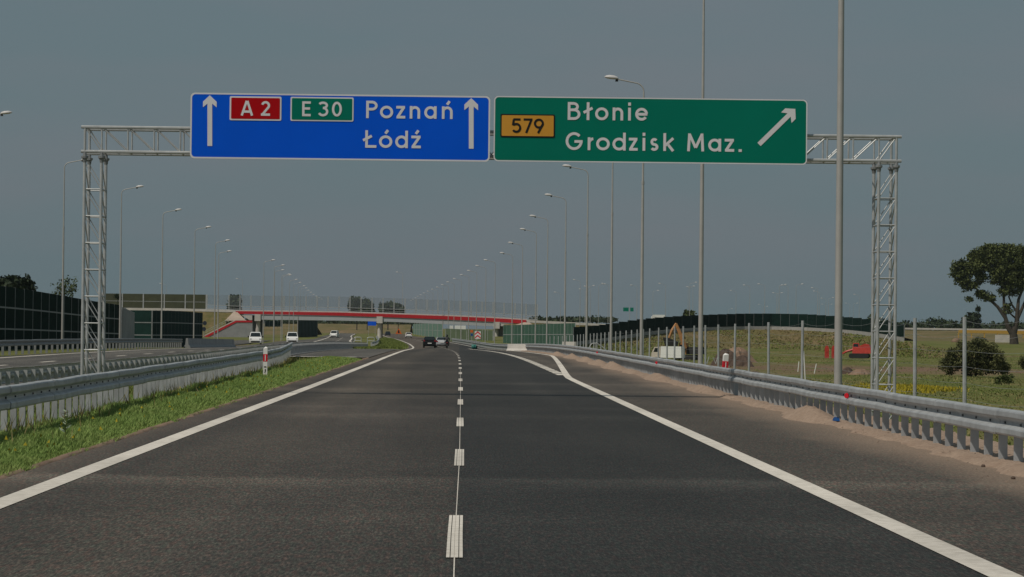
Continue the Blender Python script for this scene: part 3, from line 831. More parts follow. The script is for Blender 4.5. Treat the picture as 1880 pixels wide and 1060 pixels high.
def flat_poly(name, pts_px, parent, mat, lift=0.004):
    o = parent.location
    vs = []
    for x, y in pts_px:
        p = at(x, y, YF); vs.append((p.x - o.x, -lift, p.z - o.z))
    m1 = MB(); m1.prism(vs, (0, 0.003, 0)); return m1.build(name, mat, parent)
SLP = math.tan(ROLL)
def row(c0, x0): return lambda px: c0 + (px - x0) * SLP
K1 = 3.186
def c1(x): return 330 + x / K1
def r1(y): return 150 + y / K1
sb = sign_panel('blue motorway sign reading A2 E30 Poznań and Łódź with two up arrows', 348.5, 899, 170.2, 290.8, SIGN_BLUE, 0.034)
pl = plate(sb, ((c1(291), r1(85)), (c1(594), r1(226))), SIGN_RED, SIGN_WHITE, 0.035)
def items1(l): return [(c, c1(a), c1(b)) for c, a, b in l]
lettering('lettering', items1([('A', 356, 430), ('2', 475, 528)]), YF, row(r1(113), c1(358)), row(r1(199), c1(358)), 1, SIGN_WHITE, pl, 0.158, 0.012)
pl = plate(sb, ((c1(647), r1(89)), (c1(1016), r1(230))), SIGN_GREEN, SIGN_WHITE, 0.03)
lettering('lettering', items1([('E', 716, 766), ('3', 806, 869), ('0', 890, 948)]), YF, row(r1(116), c1(716)), row(r1(203), c1(716)), 1, SIGN_WHITE, pl, 0.158, 0.012)
lettering('lettering', items1([('P', 1090, 1157), ('o', 1171, 1248), ('z', 1266, 1319), ('n', 1345, 1406), ('a', 1430, 1502), ('ń', 1533, 1596)]), YF, row(r1(112), c1(1092)), row(r1(214), c1(1092)), 1, SIGN_WHITE, sb)
lettering('lettering', items1([('Ł', 1070, 1150), ('ó', 1165, 1243), ('d', 1260, 1334), ('ź', 1354, 1410)]), YF, row(r1(285), c1(1090)), row(r1(387), c1(1090)), 1, SIGN_WHITE, sb)
for cxp, ty, by in ((176, 80, 377), (1705, 97, 393)):
    P = [(cxp, ty), (cxp + 40, ty + 38), (cxp + 40, ty + 71), (cxp + 14, ty + 49), (cxp + 14, by), (cxp - 14, by), (cxp - 14, ty + 49), (cxp - 40, ty + 71), (cxp - 40, ty + 38)]
    flat_poly('arrow', [(c1(x), r1(y + (x - cxp) * SLP)) for x, y in P], sb, SIGN_WHITE)
K2 = 3.082
def c2(x): return 890 + x / K2
def r2(y): return 150 + y / K2
sg = sign_panel('green exit sign reading 579 Błonie Grodzisk Maz. with a slanting arrow', 906, 1481.5, 176.4, 296.2, SIGN_GREEN, 0.025)
def items2(l): return [(c, c2(a), c2(b)) for c, a, b in l]
pl = plate(sg, ((c2(88), r2(183)), (c2(396), r2(314))), SIGN_AMBER, SIGN_BLACK, 0.028)
lettering('lettering', items2([('5', 150, 206), ('7', 219, 269), ('9', 277, 334)]), YF, row(r2(208), c2(150)), row(r2(290), c2(150)), 1, SIGN_BLACK, pl, 0.15, 0.012)
lettering('lettering', items2([('B', 469, 541), ('ł', 559, 609), ('o', 624, 699), ('n', 723, 783), ('i', 806, 831), ('e', 851, 923)]), YF, row(r2(116), c2(470)), row(r2(217), c2(470)), 1, SIGN_WHITE, sg)
lettering('lettering', items2([('G', 457, 553), ('r', 582, 617), ('o', 630, 707), ('d', 722, 797), ('z', 815, 865), ('i', 888, 912), ('s', 935, 982), ('k', 1010, 1072), ('M', 1141, 1245), ('a', 1264, 1337), ('z', 1357, 1411), ('.', 1436, 1454)]), YF, row(r2(286), c2(458)), row(r2(387), c2(458)), 1, SIGN_WHITE, sg)
# slanting arrow: shaft from tail to tip with barbed head
tail, tip = Vector((1552, 356)), Vector((1757, 155))
d = (tip - tail).normalized(); nn = Vector((-d.y, d.x))
L = (tip - tail).length
P = [tail + nn * 13, tail + d * (L - 49) + nn * 13, tail + d * (L - 71) + nn * 42, tail + d * (L - 38) + nn * 42, tip,
     tail + d * (L - 38) - nn * 42, tail + d * (L - 71) - nn * 42, tail + d * (L - 49) - nn * 13, tail - nn * 13]
flat_poly('arrow', [(c2(q.x), r2(q.y)) for q in P], sg, SIGN_WHITE)

# ------------------------------------------------------------------ street lamps
def lamp_meshes(H, side, rb, arm=1.25):
    """pole, arm and head; side=-1: arm reaches to the left"""
    m1 = MB(); m1.tube([(0, 0, -0.3), (0, 0, H * 0.64)], [rb, rb * 0.72], 12); m1.tube([(0, 0, H * 0.64), (0, 0, H * 0.65)], [rb * 0.85] * 2, 12); m1.tube([(0, 0, H * 0.65), (0, 0, H - 0.45)], [rb * 0.6, rb * 0.42], 12)
    m2 = MB()
    pts = [(0, 0, H - 0.46)] + [(side * 0.42 * (1 - math.cos(R(a))), 0, H - 0.45 + 0.40 * math.sin(R(a))) for a in (15, 30, 45, 60, 72, 80)]
    pts.append((side * arm, 0, H + 0.12))
    m2.tube(pts, rb * 0.38, 8)
    m3 = MB(); rings = []
    for s_, w_, h_ in ((0, 0.05, 0.05), (0.05, 0.10, 0.09), (0.2, 0.16, 0.13), (0.42, 0.18, 0.13), (0.56, 0.14, 0.09), (0.64, 0.04, 0.03)):
        ring = []
        for k in range(10):
            w = 2 * math.pi * k / 10
            ring.append((side * (arm - 0.05 + s_), w_ * math.cos(w), H + 0.14 + s_ * 0.10 + h_ * (math.sin(w) if math.sin(w) > 0 else 0.45 * math.sin(w))))
        rings.append(ring)
    m3.sweep(rings)
    m4 = MB(); m4.box((side * (arm + 0.02), 0, H + 0.055), (0.14, 0.12, 0.10), 0, 0.7)
    return m1, m2, m3, m4
def make_lamp(label, H, side, rb, loc, group):
    t = thing('street_lamp', label, 'street lamp', loc, 0, group)
    m1, m2, m3, m4 = lamp_meshes(H, side, rb)
    m1.build('pole', LAMPM, t, True); m2.build('arm', LAMPM, t, True)
    h = m3.build('lamp_head', HEADM, t, True); m4.build('clamp', DARK, h)
    return t
def make_far_lamp(H, side, rb, label, loc, group, double=False):
    mbx = MB()
    for sd in ((-1, 1) if double else (side,)):
        ms = lamp_meshes(H, sd, rb)
        for m_ in ms[:3] if sd == (-1 if double else side) else ms[1:3]:
            k = 1 if m_ is ms[2] else 0
            mbx.cur = k; mbx.add(m_.v, m_.f)
    o = mbx.build('street_lamp', [LAMPM, HEADM], None, True); o.location = loc
    return tag(o, label, 'street lamp', group)
ORD = ['first', 'second', 'third', 'fourth', 'fifth', 'sixth', 'seventh', 'eighth', 'ninth', 'tenth', 'eleventh', 'twelfth', 'thirteenth', 'fourteenth', 'fifteenth', 'sixteenth']
HL = 13.25
right_lamps = [(1541, 53.5), (1287, 88.5), (1178, 123.5), (1122, 156.5), (1077, 188.5), (1037, 225.5), (1004, 262.5), (983, 292.5), (958, 332), (940, 372)]
r0 = None
for i, (px, Y) in enumerate(right_lamps):
    x = (px - VPX) / FPX * Y
    lab = ORD[i] + ' street lamp from the camera in the row along the right guardrail'
    if i == 0: lab = 'nearest street lamp, thick pole rising past the right end of the green sign'
    if i == 1: lab = 'street lamp whose pole passes behind the right part of the green sign'
    if i == 2: lab = 'street lamp with its head showing above the green sign'
    loc = (x, Y, gz(Y) - 0.1)
    if r0 is None: r0 = make_lamp(lab, HL, -1, 0.085, loc, 'street lamps along the right side'); 
    else: dup(r0, loc, None, lab)
left_lamps = [(-40, 149), (117, 188), (222, 221), (298, 259), (357, 297), (395, 336), (401, 379), (484, 426), (503, 461)]
l0 = None
for i, (px, Y) in enumerate(left_lamps):
    x = (px - VPX) / FPX * Y
    lab = ORD[i] + ' street lamp from the camera in the row before the left noise wall'
    if i == 0: lab = 'street lamp with only its head reaching in at the left picture edge'
    if i == 1: lab = 'street lamp whose arm ends behind the left gantry leg'
    loc = (x, Y, gz(Y) - 0.05)
    if l0 is None: l0 = make_lamp(lab, HL, 1, 0.085, loc, 'street lamps along the left side')
    else: dup(l0, loc, None, lab)
fl0 = fr0 = None
for k, Y in enumerate([412, 450, 489, 527, 569, 611, 650, 690, 728, 767, 808, 850, 895, 940, 990, 1040]):
    loc = (9.0 + cx(Y), Y, gz(Y) - 0.05)
    lab = 'small far street lamp of the right row curving away over the overpass'
    if fr0 is None: fr0 = make_far_lamp(HL, -1, 0.085, lab, loc, 'far lamps of the right row')
    else: dup(fr0, loc)
for k, Y in enumerate([500, 540, 548, 600, 640, 690, 730, 775, 820, 870, 920, 970, 1020]):
    loc = (-28.6 + cx(Y), Y, gz(Y) - 0.05)
    lab = 'small far street lamp of the left row fading away beyond the overpass'
    if fl0 is None: fl0 = make_far_lamp(HL, 1, 0.085, lab, loc, 'far lamps of the left row')
    else: dup(fl0, loc)
far_heads = [(1052, 514, -1), (1063, 531, -1), (1072, 526, -1), (1092, 525, 1), (1104, 521, -1), (1112, 522, 1), (1157, 524, -1), (1209, 521, -1), (1210, 534, 1), (1260, 527, -1), (1276, 526, 1),
             (1280, 519, 1), (1340, 534, -1), (1364, 524, -1), (1391, 522, -1), (1418, 538, -1), (1437, 538, 1), (1434, 524, -1), (1444, 523, 1), (1475, 522, 1), (1489, 529, -1), (1493, 535, -1), (1507, 548, -1), (1531, 547, 1),
             (1508, 559, -1), (1528, 559, 1), (1552, 557, -1), (1575, 557, 1), (1567, 541, -1), (1410, 563, 1), (1392, 559, -1), (1345, 567, 1)]
fa = {}
for px, py, sd in far_heads:
    hor = VPY + (px - VPX) * SLP
    Y = min(1150, (HL + 0.14 - EYE) * FPX / (hor - py))
    if Y < 640: Y = 640 + (px % 7) * 6
    p = at(px, py, Y); x = p.x - sd * 1.8
    loc = (x, Y, p.z - HL - 0.14)
    if sd not in fa: fa[sd] = make_far_lamp(HL, sd, 0.075, 'faint street lamp of the distant interchange above the ramp wall', loc, 'lamps of the distant interchange')
    else: dup(fa[sd], loc)
# lamps standing on the overpass road
for px, py, sd, lab in ((293, 521, -1, 'short lamp above the olive wall of the left overpass approach'), (433, 512, -1, 'left facing lamp standing on the overpass near its left end'), (727, 500, -1, 'lone lamp standing on the overpass above its middle pier'), (1017, 537, -1, 'lamp on the right overpass approach beside the tall poles')):
    p = at(px, py, 705)
    make_far_lamp(9.0, sd, 0.07, lab, (p.x - sd * 1.8, 705, p.z - 9.14), 'lamps on the overpass')

# ------------------------------------------------------------------ noise barriers
def noise_barrier(label, pts, mat, h_panel=None, post=0.16, rails=(), post_mat=None, group='noise walls', thick=0.12, base_strip=None, strip_mat=None, post_every=1, steps=False):
    """pts: list of (x, y, z_bottom, z_top); panels span neighbouring points, posts stand at the points"""
    p0 = pts[0]
    t = thing('noise_barrier', label, 'noise wall', (p0[0], p0[1], p0[2]), 0, group)
    o = Vector(p0[:3]); pm = post_mat or GALV_DK
    m1, m2, m3 = MB(), MB(), MB()
    for a, b in zip(pts[:-1], pts[1:]):
        A, B = Vector((a[0], a[1], 0)), Vector((b[0], b[1], 0))
        dd = (B - A).normalized(); nn_ = Vector((-dd.y, dd.x, 0)) * thick / 2
        zb0, zb1 = a[2], b[2]
        zt0, zt1 = (max(a[3], b[3]),) * 2 if steps else (a[3], b[3])
        sb_ = base_strip or 0.0
        q = [A + Vector((0, 0, zb0 + sb_)) - o, B + Vector((0, 0, zb1 + sb_)) - o, B + Vector((0, 0, zt1)) - o, A + Vector((0, 0, zt0)) - o]
        m1.prism([v_ - nn_ for v_ in q], nn_ * 2)
        if base_strip:
            q = [A + Vector((0, 0, zb0 - 0.5)) - o, B + Vector((0, 0, zb1 - 0.5)) - o, B + Vector((0, 0, zb1 + sb_ - 0.003)) - o, A + Vector((0, 0, zb0 + sb_ - 0.003)) - o]
            m3.prism([v_ - nn_ * 1.5 for v_ in q], nn_ * 3)
        for f in rails:
            za, zb_ = zb0 + (zt0 - zb0) * f, zb1 + (zt1 - zb1) * f
            q = [A + Vector((0, 0, za - 0.05)) - o, B + Vector((0, 0, zb_ - 0.05)) - o, B + Vector((0, 0, zb_ + 0.05)) - o, A + Vector((0, 0, za + 0.05)) - o]
            m2.prism([v_ - nn_ * 1.4 for v_ in q], nn_ * 2.8)
    m1.build('panel', mat, t)
    if rails: m2.build('rail', pm, t)
    if base_strip: m3.build('plinth', strip_mat or CONC, t)
    for k, a in enumerate(pts):
        if k % post_every: continue
        h = a[3] - a[2]
        m4 = MB(); m4.box((a[0] - o.x, a[1] - o.y, a[2] - o.z + h / 2 - 0.1), (post, post, h + 0.24)); m4.build('post', pm, t)
    return t
# long dark green wall on the left
pts = []
for k in range(0, 24):
    Y = 150 + 4 * k
    ht = 4.15 - 0.35 * smooth(Y, 170, 240)
    pts.append((-30.2 + cx(Y), Y, gz(Y) - 0.1, gz(Y) + float(ht)))
noise_barrier('long dark green noise wall at the far left with three rows of panels', pts, WALL_DK, rails=(0.33, 0.67), post=0.14)
a, b = at(237, 600, 243), at(223, 600, 246)
noise_barrier('pale grey end panel closing the long left noise wall', [(-30.0 + cx(242.4), 242.4, gz(242) - 0.1, gz(242) + 3.6), (-30.7, 250.5, gz(248) - 0.1, gz(248) + 3.2)], CONC_GY, post=0.14)
# second left wall: a face across and a run along the road
A = at(240, 600, 283); B = at(279, 600, 281); C = at(371, 600, 345)
pts = []
for f in np.linspace(0, 1, 2): pts.append((A.x + (B.x - A.x) * f, A.y + (B.y - A.y) * f))
for f in np.linspace(0, 1, 16)[1:]: pts.append((B.x + (C.x - B.x) * f, B.y + (C.y - B.y) * f))
pts = [(x, y, gz(y) - 0.1, at(300, 570.5 + (0.0 if y < 300 else (y - 300) * 0.07), y).z) for x, y in pts]
noise_barrier('second dark green noise wall on the left, ending before the embankment', pts, WALL_TEAL, rails=(0.33, 0.67), post=0.12)

# ------------------------------------------------------------------ overpass
YB = 690.0
def bx_(px, py=580, Y=YB): return at(px, py, Y).x
def bz_(px, py, Y=YB): return at(px, py, Y).z
bridge = thing('overpass_bridge', 'grey girder overpass with a bright red fascia crossing the motorway', 'bridge', (bx_(697), YB, gz(YB)))
bo = bridge.location
def bpoly(px_list, dy, depth):
    return [Vector(at(px, py, YB + dy)) - bo for px, py in px_list], Vector((0, depth, 0))
def bslab(name, px_list, dy, depth, mat, parent=bridge):
    poly, dv = bpoly(px_list, dy, depth); m1 = MB(); m1.prism(poly, dv); return m1.build(name, mat, parent)
BW = 12.0
# red fascia, deck slab behind it, girder
bslab('fascia', [(433, 571.5), (520, 572.6), (620, 574), (720, 577), (820, 580.5), (900, 584), (966, 588), (966, 595), (900, 590.8), (820, 587), (720, 583), (620, 579.8), (520, 577.8), (433, 576.6)][::-1], -0.15, 0.35, REDP)
bslab('deck', [(432, 570.2), (520, 571.2), (620, 572.6), (720, 575.6), (820, 579), (900, 582.6), (968, 586.8), (968, 592), (900, 588), (820, 584), (720, 580), (620, 576.6), (520, 575), (432, 574)][::-1], 0.25, BW, CONC_LT)
bslab('girder', [(470, 577.5), (620, 579.8), (720, 583), (820, 587), (918, 591.8), (918, 600), (820, 595.6), (720, 591.2), (620, 588.8), (470, 587)][::-1], 0.06, BW - 1.2, GIRDER)
for px, pt, pw in ((473, 578, 0.85), (697, 582, 0.8), (912, 592, 0.85)):
    for dy in (1.4, BW - 2.2):
        zt = bz_(px, pt + 6, YB); xb = bx_(px)
        m1 = MB(); m1.tube([(xb - bo.x, dy, -0.3), (xb - bo.x, dy, zt - bo.z)], pw * 0.72, 16)
        col_ = m1.build('pier', CONC_LT if dy < 5 else CONC_GY, bridge, True)
        if dy < 5:
            m2 = MB(); m2.box((xb - bo.x, 0.15, bz_(px, pt + 5.5) - bo.z), (1.55, 0.8, 1.75)); m2.build('cap', CONC_LT, col_)
# abutments
bslab('abutment', [(449, 586), (464, 579), (467, 579), (467, 626), (449, 626)][::-1], 2.0, BW - 4, CONC_GY)
bslab('abutment', [(908, 596), (918, 594), (932, 597), (932, 632), (918, 632), (908, 632)][::-1], 2.0, BW - 4, CONC_GY)
bslab('end_wall', [(441, 577.5), (463, 578.2), (463, 588), (458, 588)][::-1], 0.0, 0.4, CONC_LT)
bslab('end_wall', [(919, 592.5), (960, 595.5), (948, 598.5), (919, 599)][::-1], 0.0, 0.4, CONC_LT)
# pale parapet strips of the approaches
bslab('parapet', [(232, 565.6), (330, 566.4), (432, 570), (432, 573.6), (330, 571.2), (232, 570)][::-1], 0.2, 0.4, CONC_LT)
bslab('parapet', [(968, 587.8), (1060, 592.5), (1145, 597), (1145, 600), (1060, 597), (968, 592.2)][::-1], 0.2, 0.4, CONC_LT)
# clear screens with posts and rails
def bcurve(px):
    return float(np.interp(px, [380, 432, 520, 620, 720, 820, 900, 968, 1010], [567.8, 570.4, 571.4, 572.8, 575.8, 579.2, 582.8, 587, 590]))
scr_top = lambda px: float(np.interp(px, [380, 520, 640, 760, 900, 1000], [541.5, 543.5, 545, 549, 554.5, 560]))
m1, m2 = MB(), MB()
pxs = np.arange(380, 998, 20.2)
for a, b in zip(pxs[:-1], pxs[1:]):
    q = [Vector(at(x, y, YB + 0.6)) - bo for x, y in ((a, bcurve(a) - 8), (b, bcurve(b) - 8), (b, scr_top(b)), (a, scr_top(a)))]
    m1.prism(q, (0, 0.03, 0))
    for off, th in ((-8, 0.13), (-4, 0.08), (-0.8, 0.2)):
        A_, B_ = Vector(at(a, bcurve(a) + off, YB + 0.45)) - bo, Vector(at(b, bcurve(b) + off, YB + 0.45)) - bo
        m2.prism([A_ - Vector((0, 0, th / 2)), B_ - Vector((0, 0, th / 2)), B_ + Vector((0, 0, th / 2)), A_ + Vector((0, 0, th / 2))], (0, 0.1, 0))
m1.build('screen', SCREEN, bridge); m2.build('railing', GALV_LT, bridge)
for px in pxs:
    A_, T_ = Vector(at(px, bcurve(px), YB + 0.62)) - bo, Vector(at(px, scr_top(px), YB + 0.62)) - bo
    m3 = MB(); m3.box(((A_.x + T_.x) / 2, A_.y, (A_.z + T_.z) / 2), (0.25, 0.16, T_.z - A_.z)); m3.build('post', GALV_LT, bridge)
# olive wall on the left approach
pts = []
for k, px in enumerate(np.arange(186, 381, 38.5)):
    A_ = at(px, 566.5 + (px - 230) * 0.015, YB + 0.9); T_ = at(px, 539.5 + (px - 230) * 0.012, YB + 0.9)
    pts.append((A_.x, A_.y, A_.z, T_.z))
noise_barrier('olive noise wall standing on the left overpass approach', pts, WALL_OLIVE, rails=(0.5, 0.03), post=0.3, post_mat=GALV)

def embankment(name, label, pts, front, back, mat, zbase=-1.8):
    """pts: (x, y, z) crest line; front/back: horizontal run of the slopes"""
    mbx = MB(); rings = []
    for i, (x, y, z) in enumerate(pts):
        h = z - zbase
        rings.append([(x, y - front * h / max(0.1, (pts[len(pts) // 2][2] - zbase)), zbase), (x, y, z - 0.05), (x, y + back, z - 0.05), (x, y + back + front, zbase - 0.5)])
    nu_ = 12
    # subdivide the front slope so that it can undulate
    fine = []
    for ring in rings:
        f0, f1 = Vector(ring[0]), Vector(ring[1])
        fr = [f0 + (f1 - f0) * (j / nu_) + Vector((0, 0, (0.12 * fbm(ring[0][0] * 0.1, j * 0.5, 1.0)) if 0 < j < nu_ else 0)) for j in range(nu_ + 1)]
        fine.append(fr + [Vector(ring[2]), Vector(ring[3])])
    mbx.sweep(fine, False)
    o = mbx.build(name, mat, None, True); return tag(o, label, kind='structure')
EMB = grass_mat('embankment_grass', (0.075, 0.085, 0.018), (0.14, 0.12, 0.04), (0.27, 0.175, 0.105), 0.09, 0.9)
pts = []
for px in range(120, 441, 20):
    p = at(px, float(np.interp(px, [120, 232, 330, 440], [569, 569.5, 570.5, 574])), YB + 0.4)
    pts.append((p.x, p.y, p.z))
embankment('embankment', 'grassy embankment carrying the left overpass approach', pts, 13, BW, EMB)
pts = []
for px in range(925, 1241, 20):
    p = at(px, float(np.interp(px, [925, 966, 1060, 1145, 1240], [594, 592, 596.5, 600, 603])), YB + 0.4)
    pts.append((p.x, p.y, p.z))
embankment('embankment', 'grassy embankment carrying the right overpass approach', pts, 9, BW, EMB)
for a_, b_, Yc, pyc, run, lab in ((380, 575, 930, 593.0, 60, 'grassy bank beyond the left span of the overpass'), (560, 760, 1180, 594.0, 40, 'olive bank closing the view beneath the overpass'), (1600, 2050, 775, 605.5, 110, 'gentle grassy bank below the far parapet on the right')):
    pts = []
    for px in range(a_, b_ + 1, 15):
        p = at(px, pyc + (px - a_) * 0.0108, Yc); pts.append((p.x, p.y, p.z))
    embankment('embankment', lab, pts, run, 14, EMB, -1.6)
# paved cones beside the bridge ends
m1 = MB()
P = [at(428, 573.5, YB - 0.3), at(436, 573.5, YB - 0.3), at(452, 589, YB - 5), at(413, 589, YB - 6)]
m1.prism([P[3], P[2], P[1], P[0]], (0, 3, -1)); o = m1.build('slope_paving', TAN)
tag(o, 'tan paved slope at the left end of the overpass', 'paving')
m1 = MB()
P = [at(962, 592, YB - 0.3), at(972, 592.5, YB - 0.3), at(985, 600, YB - 3), at(935, 600, YB - 3)]
m1.prism([P[3], P[2], P[1], P[0]], (0, 3, -1)); o = m1.build('slope_paving', TAN)
tag(o, 'tan paved slope at the right end of the overpass', 'paving')
# retaining wall with red coping
rw = thing('retaining_wall', 'grey retaining wall with a sloping red coping below the overpass', 'wall', at(420, 622, YB - 16))
def rwp(px, py, dy=0): return Vector(at(px, py, YB - 16 + dy)) - rw.location
m1 = MB(); m1.prism([rwp(x, y) for x, y in [(373, 620), (433, 590), (463.5, 590), (463.5, 630), (373, 630)]][::-1], (0, 0.6, 0)); m1.build('wall', CONC_GY, rw)
m1 = MB(); m1.prism([rwp(x, y, -0.12) for x, y in [(374, 618.5), (433, 588.8), (463, 588.8), (463, 592.2), (434, 592.2), (376, 622)]][::-1], (0, 0.4, 0)); m1.build('coping', REDP, rw)
m1 = MB(); m1.prism([rwp(x, y, -0.05) for x, y in [(373, 617.0), (432.5, 587.2), (452, 587.2), (452, 588.7), (433, 588.7), (373.5, 618.4)]][::-1], (0, 0.5, 0)); m1.build('cap', CONC_LT, rw)
m1 = MB()
for f in np.linspace(0, 1, 9):
    p0, p1 = rwp(374 + 46 * f, 616 - 23 * f, 1.2), rwp(374 + 46 * f, 609 - 23 * f, 1.2)
    m1.tube([p0, p1], 0.04, 5)
m1.tube([rwp(374, 609, 1.2), rwp(420, 586, 1.2)], 0.05, 5); m1.tube([rwp(374, 612.5, 1.2), rwp(420, 589.5, 1.2)], 0.04, 5)
m1.build('handrail', M('pale_green_rail', (0.3, 0.38, 0.3), 0.5), rw)

# walls beyond and beside the bridge
def px_wall(label, rows, mat, **kw):
    """rows: (px, Y, py_bottom, py_top)"""
    pts = []
    for px, Y, pb, pt_ in rows:
        B_ = at(px, pb, Y); pts.append((B_.x, Y, B_.z, at(px, pt_, Y).z))
    return noise_barrier(label, pts, mat, **kw)
rows = [(924 + 6.6 * k, 555 - 2.2 * k, 632 + 0.15 * k, 597.5 - 0.2 * k) for k in range(21)]
px_wall('bright green panelled wall beside the right end of the overpass', rows, WALL_GRN, rails=(0.5,), post=0.14, post_mat=GALV)
pts = []
for k in range(30):
    Y = 712 + 13 * k
    pts.append((9.8 + cx(Y), Y, gz(Y) - 0.1, gz(Y) + 4.3))
noise_barrier('long pale green wall curving away beyond the overpass', pts, WALL_PALE, rails=(0.5,), post=0.16, post_mat=GALV)
rows = [(818 + 9.7 * k, 600 - 2.5 * k, 629.5 + 0.2 * k, 603.5 + 0.4 * k) for k in range(10)]
px_wall('olive green panelled wall under the right span of the overpass', rows, M('olive_green_panel', (0.10, 0.135, 0.075), 0.7, 0, 0.15, 0.4), rails=(0.05,), post=0.2, post_mat=GALV)
rows = [(546 + 2.6 * k, 716 + 3.0 * k, 624, 588 + 0.05 * k) for k in range(15)]
px_wall('dark teal wall seen under the left span of the overpass', rows, WALL_TEAL, post=0.16, post_mat=GALV_DK)
rows = [(486 + 8 * k, 860 + 2 * k, 600, 589.5) for k in range(5)]
px_wall('teal wall far behind the left bridge pier', rows, WALL_TEAL, post=0.2)
# ramp wall on its own embankment to the right
WX = [1052, 1100, 1140, 1173, 1222, 1260, 1300, 1370, 1420, 1475, 1540, 1570, 1610, 1660]
WTOP = [601.5, 598, 593, 588, 583, 580.5, 578.5, 576.2, 576, 577.2, 582, 584.5, 590, 597]
WBOT = [636, 630, 624, 618.5, 612.5, 609.5, 607.5, 605.8, 606, 607.5, 611.5, 614, 619, 627.5]
WYY = [470, 490, 505, 520, 537, 547, 555, 563, 565, 562, 545, 533, 512, 480]
rows = []
pxl = [1052]
while pxl[-1] < 1656: pxl.append(pxl[-1] + (16.5 if pxl[-1] > 1130 else 12))
pxl[-1] = 1660
for px in pxl: rows.append((px, float(np.interp(px, WX, WYY)), float(np.interp(px, WX, WBOT)), float(np.interp(px, WX, WTOP))))
px_wall('long curved dark green wall on top of the grassy exit ramp', rows, WALL_DK, post=0.12, base_strip=0.75, strip_mat=CONC, steps=True)
pts = [(lambda q: (q.x, q.y - 0.4, q.z + 0.05))(at(r_[0], r_[2], r_[1])) for r_ in rows] 
last = pts[-1]
for k, dz in ((1, -0.7), (2, -1.4), (3, -2.2)): pts.append((last[0] + 4 * k, last[1], last[2] + dz))
mbx = MB(); rings = []
for i, (x, y, z) in enumerate(pts):
    zb = min(z - 0.1, -2.95); ring = []
    run = 10 + (z - zb) * 8.5
    for j in range(15):
        f = j / 14
        ring.append((x - 0.05 * run * (1 - f), y - run * (1 - f), zb + (z - zb) * (f ** 1.35) + 0.14 * fbm(x * 0.07, j * 0.6, 1.0) * math.sin(math.pi * f)))
    ring += [(x, y + 9, z), (x, y + 28, zb)]
    rings.append(ring)
mbx.sweep(rings, False)
tag(mbx.build('embankment', EMB, None, True), 'grassy embankment of the curving exit ramp', kind='structure')
RAMP = np.array([r_[:15] for r_ in rings])

# ------------------------------------------------------------------ wire fence on the right
fence = thing('wire_fence', 'tall wire fence with thin galvanised posts behind the right guardrail', 'fence', (11, 57, -1.0))
fo = fence.location
fys = [45.0, 51.2, 57.6, 63.9, 70.0, 76.8, 84.9, 94.3, 100.6, 105.7, 112.6, 118.5, 124, 130, 135, 140, 145.5, 152, 157, 162, 167, 172, 178, 183, 191, 196, 201, 207, 212, 218, 224, 230, 236, 242, 250, 258, 266, 275, 284, 294, 304]
fx = lambda y: 11.0 + 0.9 * smooth(y, 160, 300) + cx(y)
ftop = lambda y: float(np.interp(y, [45, 85, 140, 200, 304], [1.92, 1.92, 1.75, 1.35, 0.75]))
for y in fys:
    zt, zb = ftop(y), min(-0.9, gz(y) - 1.0)
    lean = random.uniform(-0.03, 0.03)
    m1 = MB(); m1.tube([(fx(y) - fo.x - lean, y - fo.y, zb - fo.z), (fx(y) - fo.x, y - fo.y, zt - fo.z)], 0.045, 8); m1.build('post', GALV, fence)
m1 = MB()
for a, b in zip(fys[:-1], fys[1:]):
    if a > 215: break
    for h in (0.1, 0.45, 0.8, 1.15, 1.5, 1.8):
        pts = []
        for f in np.linspace(0, 1, 6):
            y = a + (b - a) * f; sag = 0.10 * 4 * f * (1 - f) * (1 if h > 1.4 else 0.4)
            pts.append((fx(y) - fo.x, y - fo.y, ftop(y) - 2.0 + h + 0.12 - sag - fo.z))
        m1.tube(pts, 0.0032, 3)
m1.build('wire', M('dull_wire', (0.25, 0.26, 0.26), 0.6, 0.2), fence)

# ------------------------------------------------------------------ concrete barriers and small works gear
def jersey(name, label, A, B, h, w, mat, group=None):
    A, B = Vector(A), Vector(B); o = A
    dd = (B - A).normalized(); n_ = Vector((-dd.y, dd.x, 0)).normalized()
    prof = [(-w, 0), (-w, 0.09 * h), (-w * 0.45, 0.35 * h), (-w * 0.28, h), (w * 0.28, h), (w * 0.45, 0.35 * h), (w, 0.09 * h), (w, 0)]
    m1 = MB(); m1.sweep([[P_ - o + n_ * a_ + Vector((0, 0, b_)) for a_, b_ in prof] for P_ in (A, (A + B) / 2 , B)])
    ob = m1.build(name, mat); ob.location = o
    return tag(ob, label, 'concrete barrier', group)
A, B = at(933, 642, 236), at(974, 642.5, 234)
jersey('concrete_barrier', 'pale concrete barrier standing across the exit lane in front of the guardrail', (A.x, A.y, gz(236)), (B.x, B.y, gz(234)), 0.62, 0.25, CONC_LT)
A, B = at(1034, 634, 250), at(1056, 635, 247)
jersey('concrete_barrier', 'pale concrete block standing behind the right guardrail', (A.x, A.y, gz(250) - 0.1), (B.x, B.y, gz(248) - 0.1), 1.0, 0.3, CONC_LT)
A, B = at(343, 640, 224), at(428, 635, 268)
jersey('concrete_barrier', 'long grey concrete barrier at the end of the far left guardrail', (A.x, 224, gz(224)), (B.x, 268, gz(268)), 0.82, 0.3, CONC_GY)
p = at(845, 599.5, 770)
t = thing('site_container', 'white container standing behind the wall under the right span of the overpass', 'container', (p.x, 770, p.z))
m1 = MB(); m1.box((0, 0, -0.9), (3.2, 2.4, 2.3)); m1.build('body', VANP, t)
m1 = MB(); m1.box((-2.6, 0, -0.8), (1.0, 1.5, 2.0)); m1.build('side_box', WHITE, t)
m1 = MB(); m1.box((0, 0, -2.1), (3.0, 2.2, 0.1)); m1.build('floor', DARK, t)
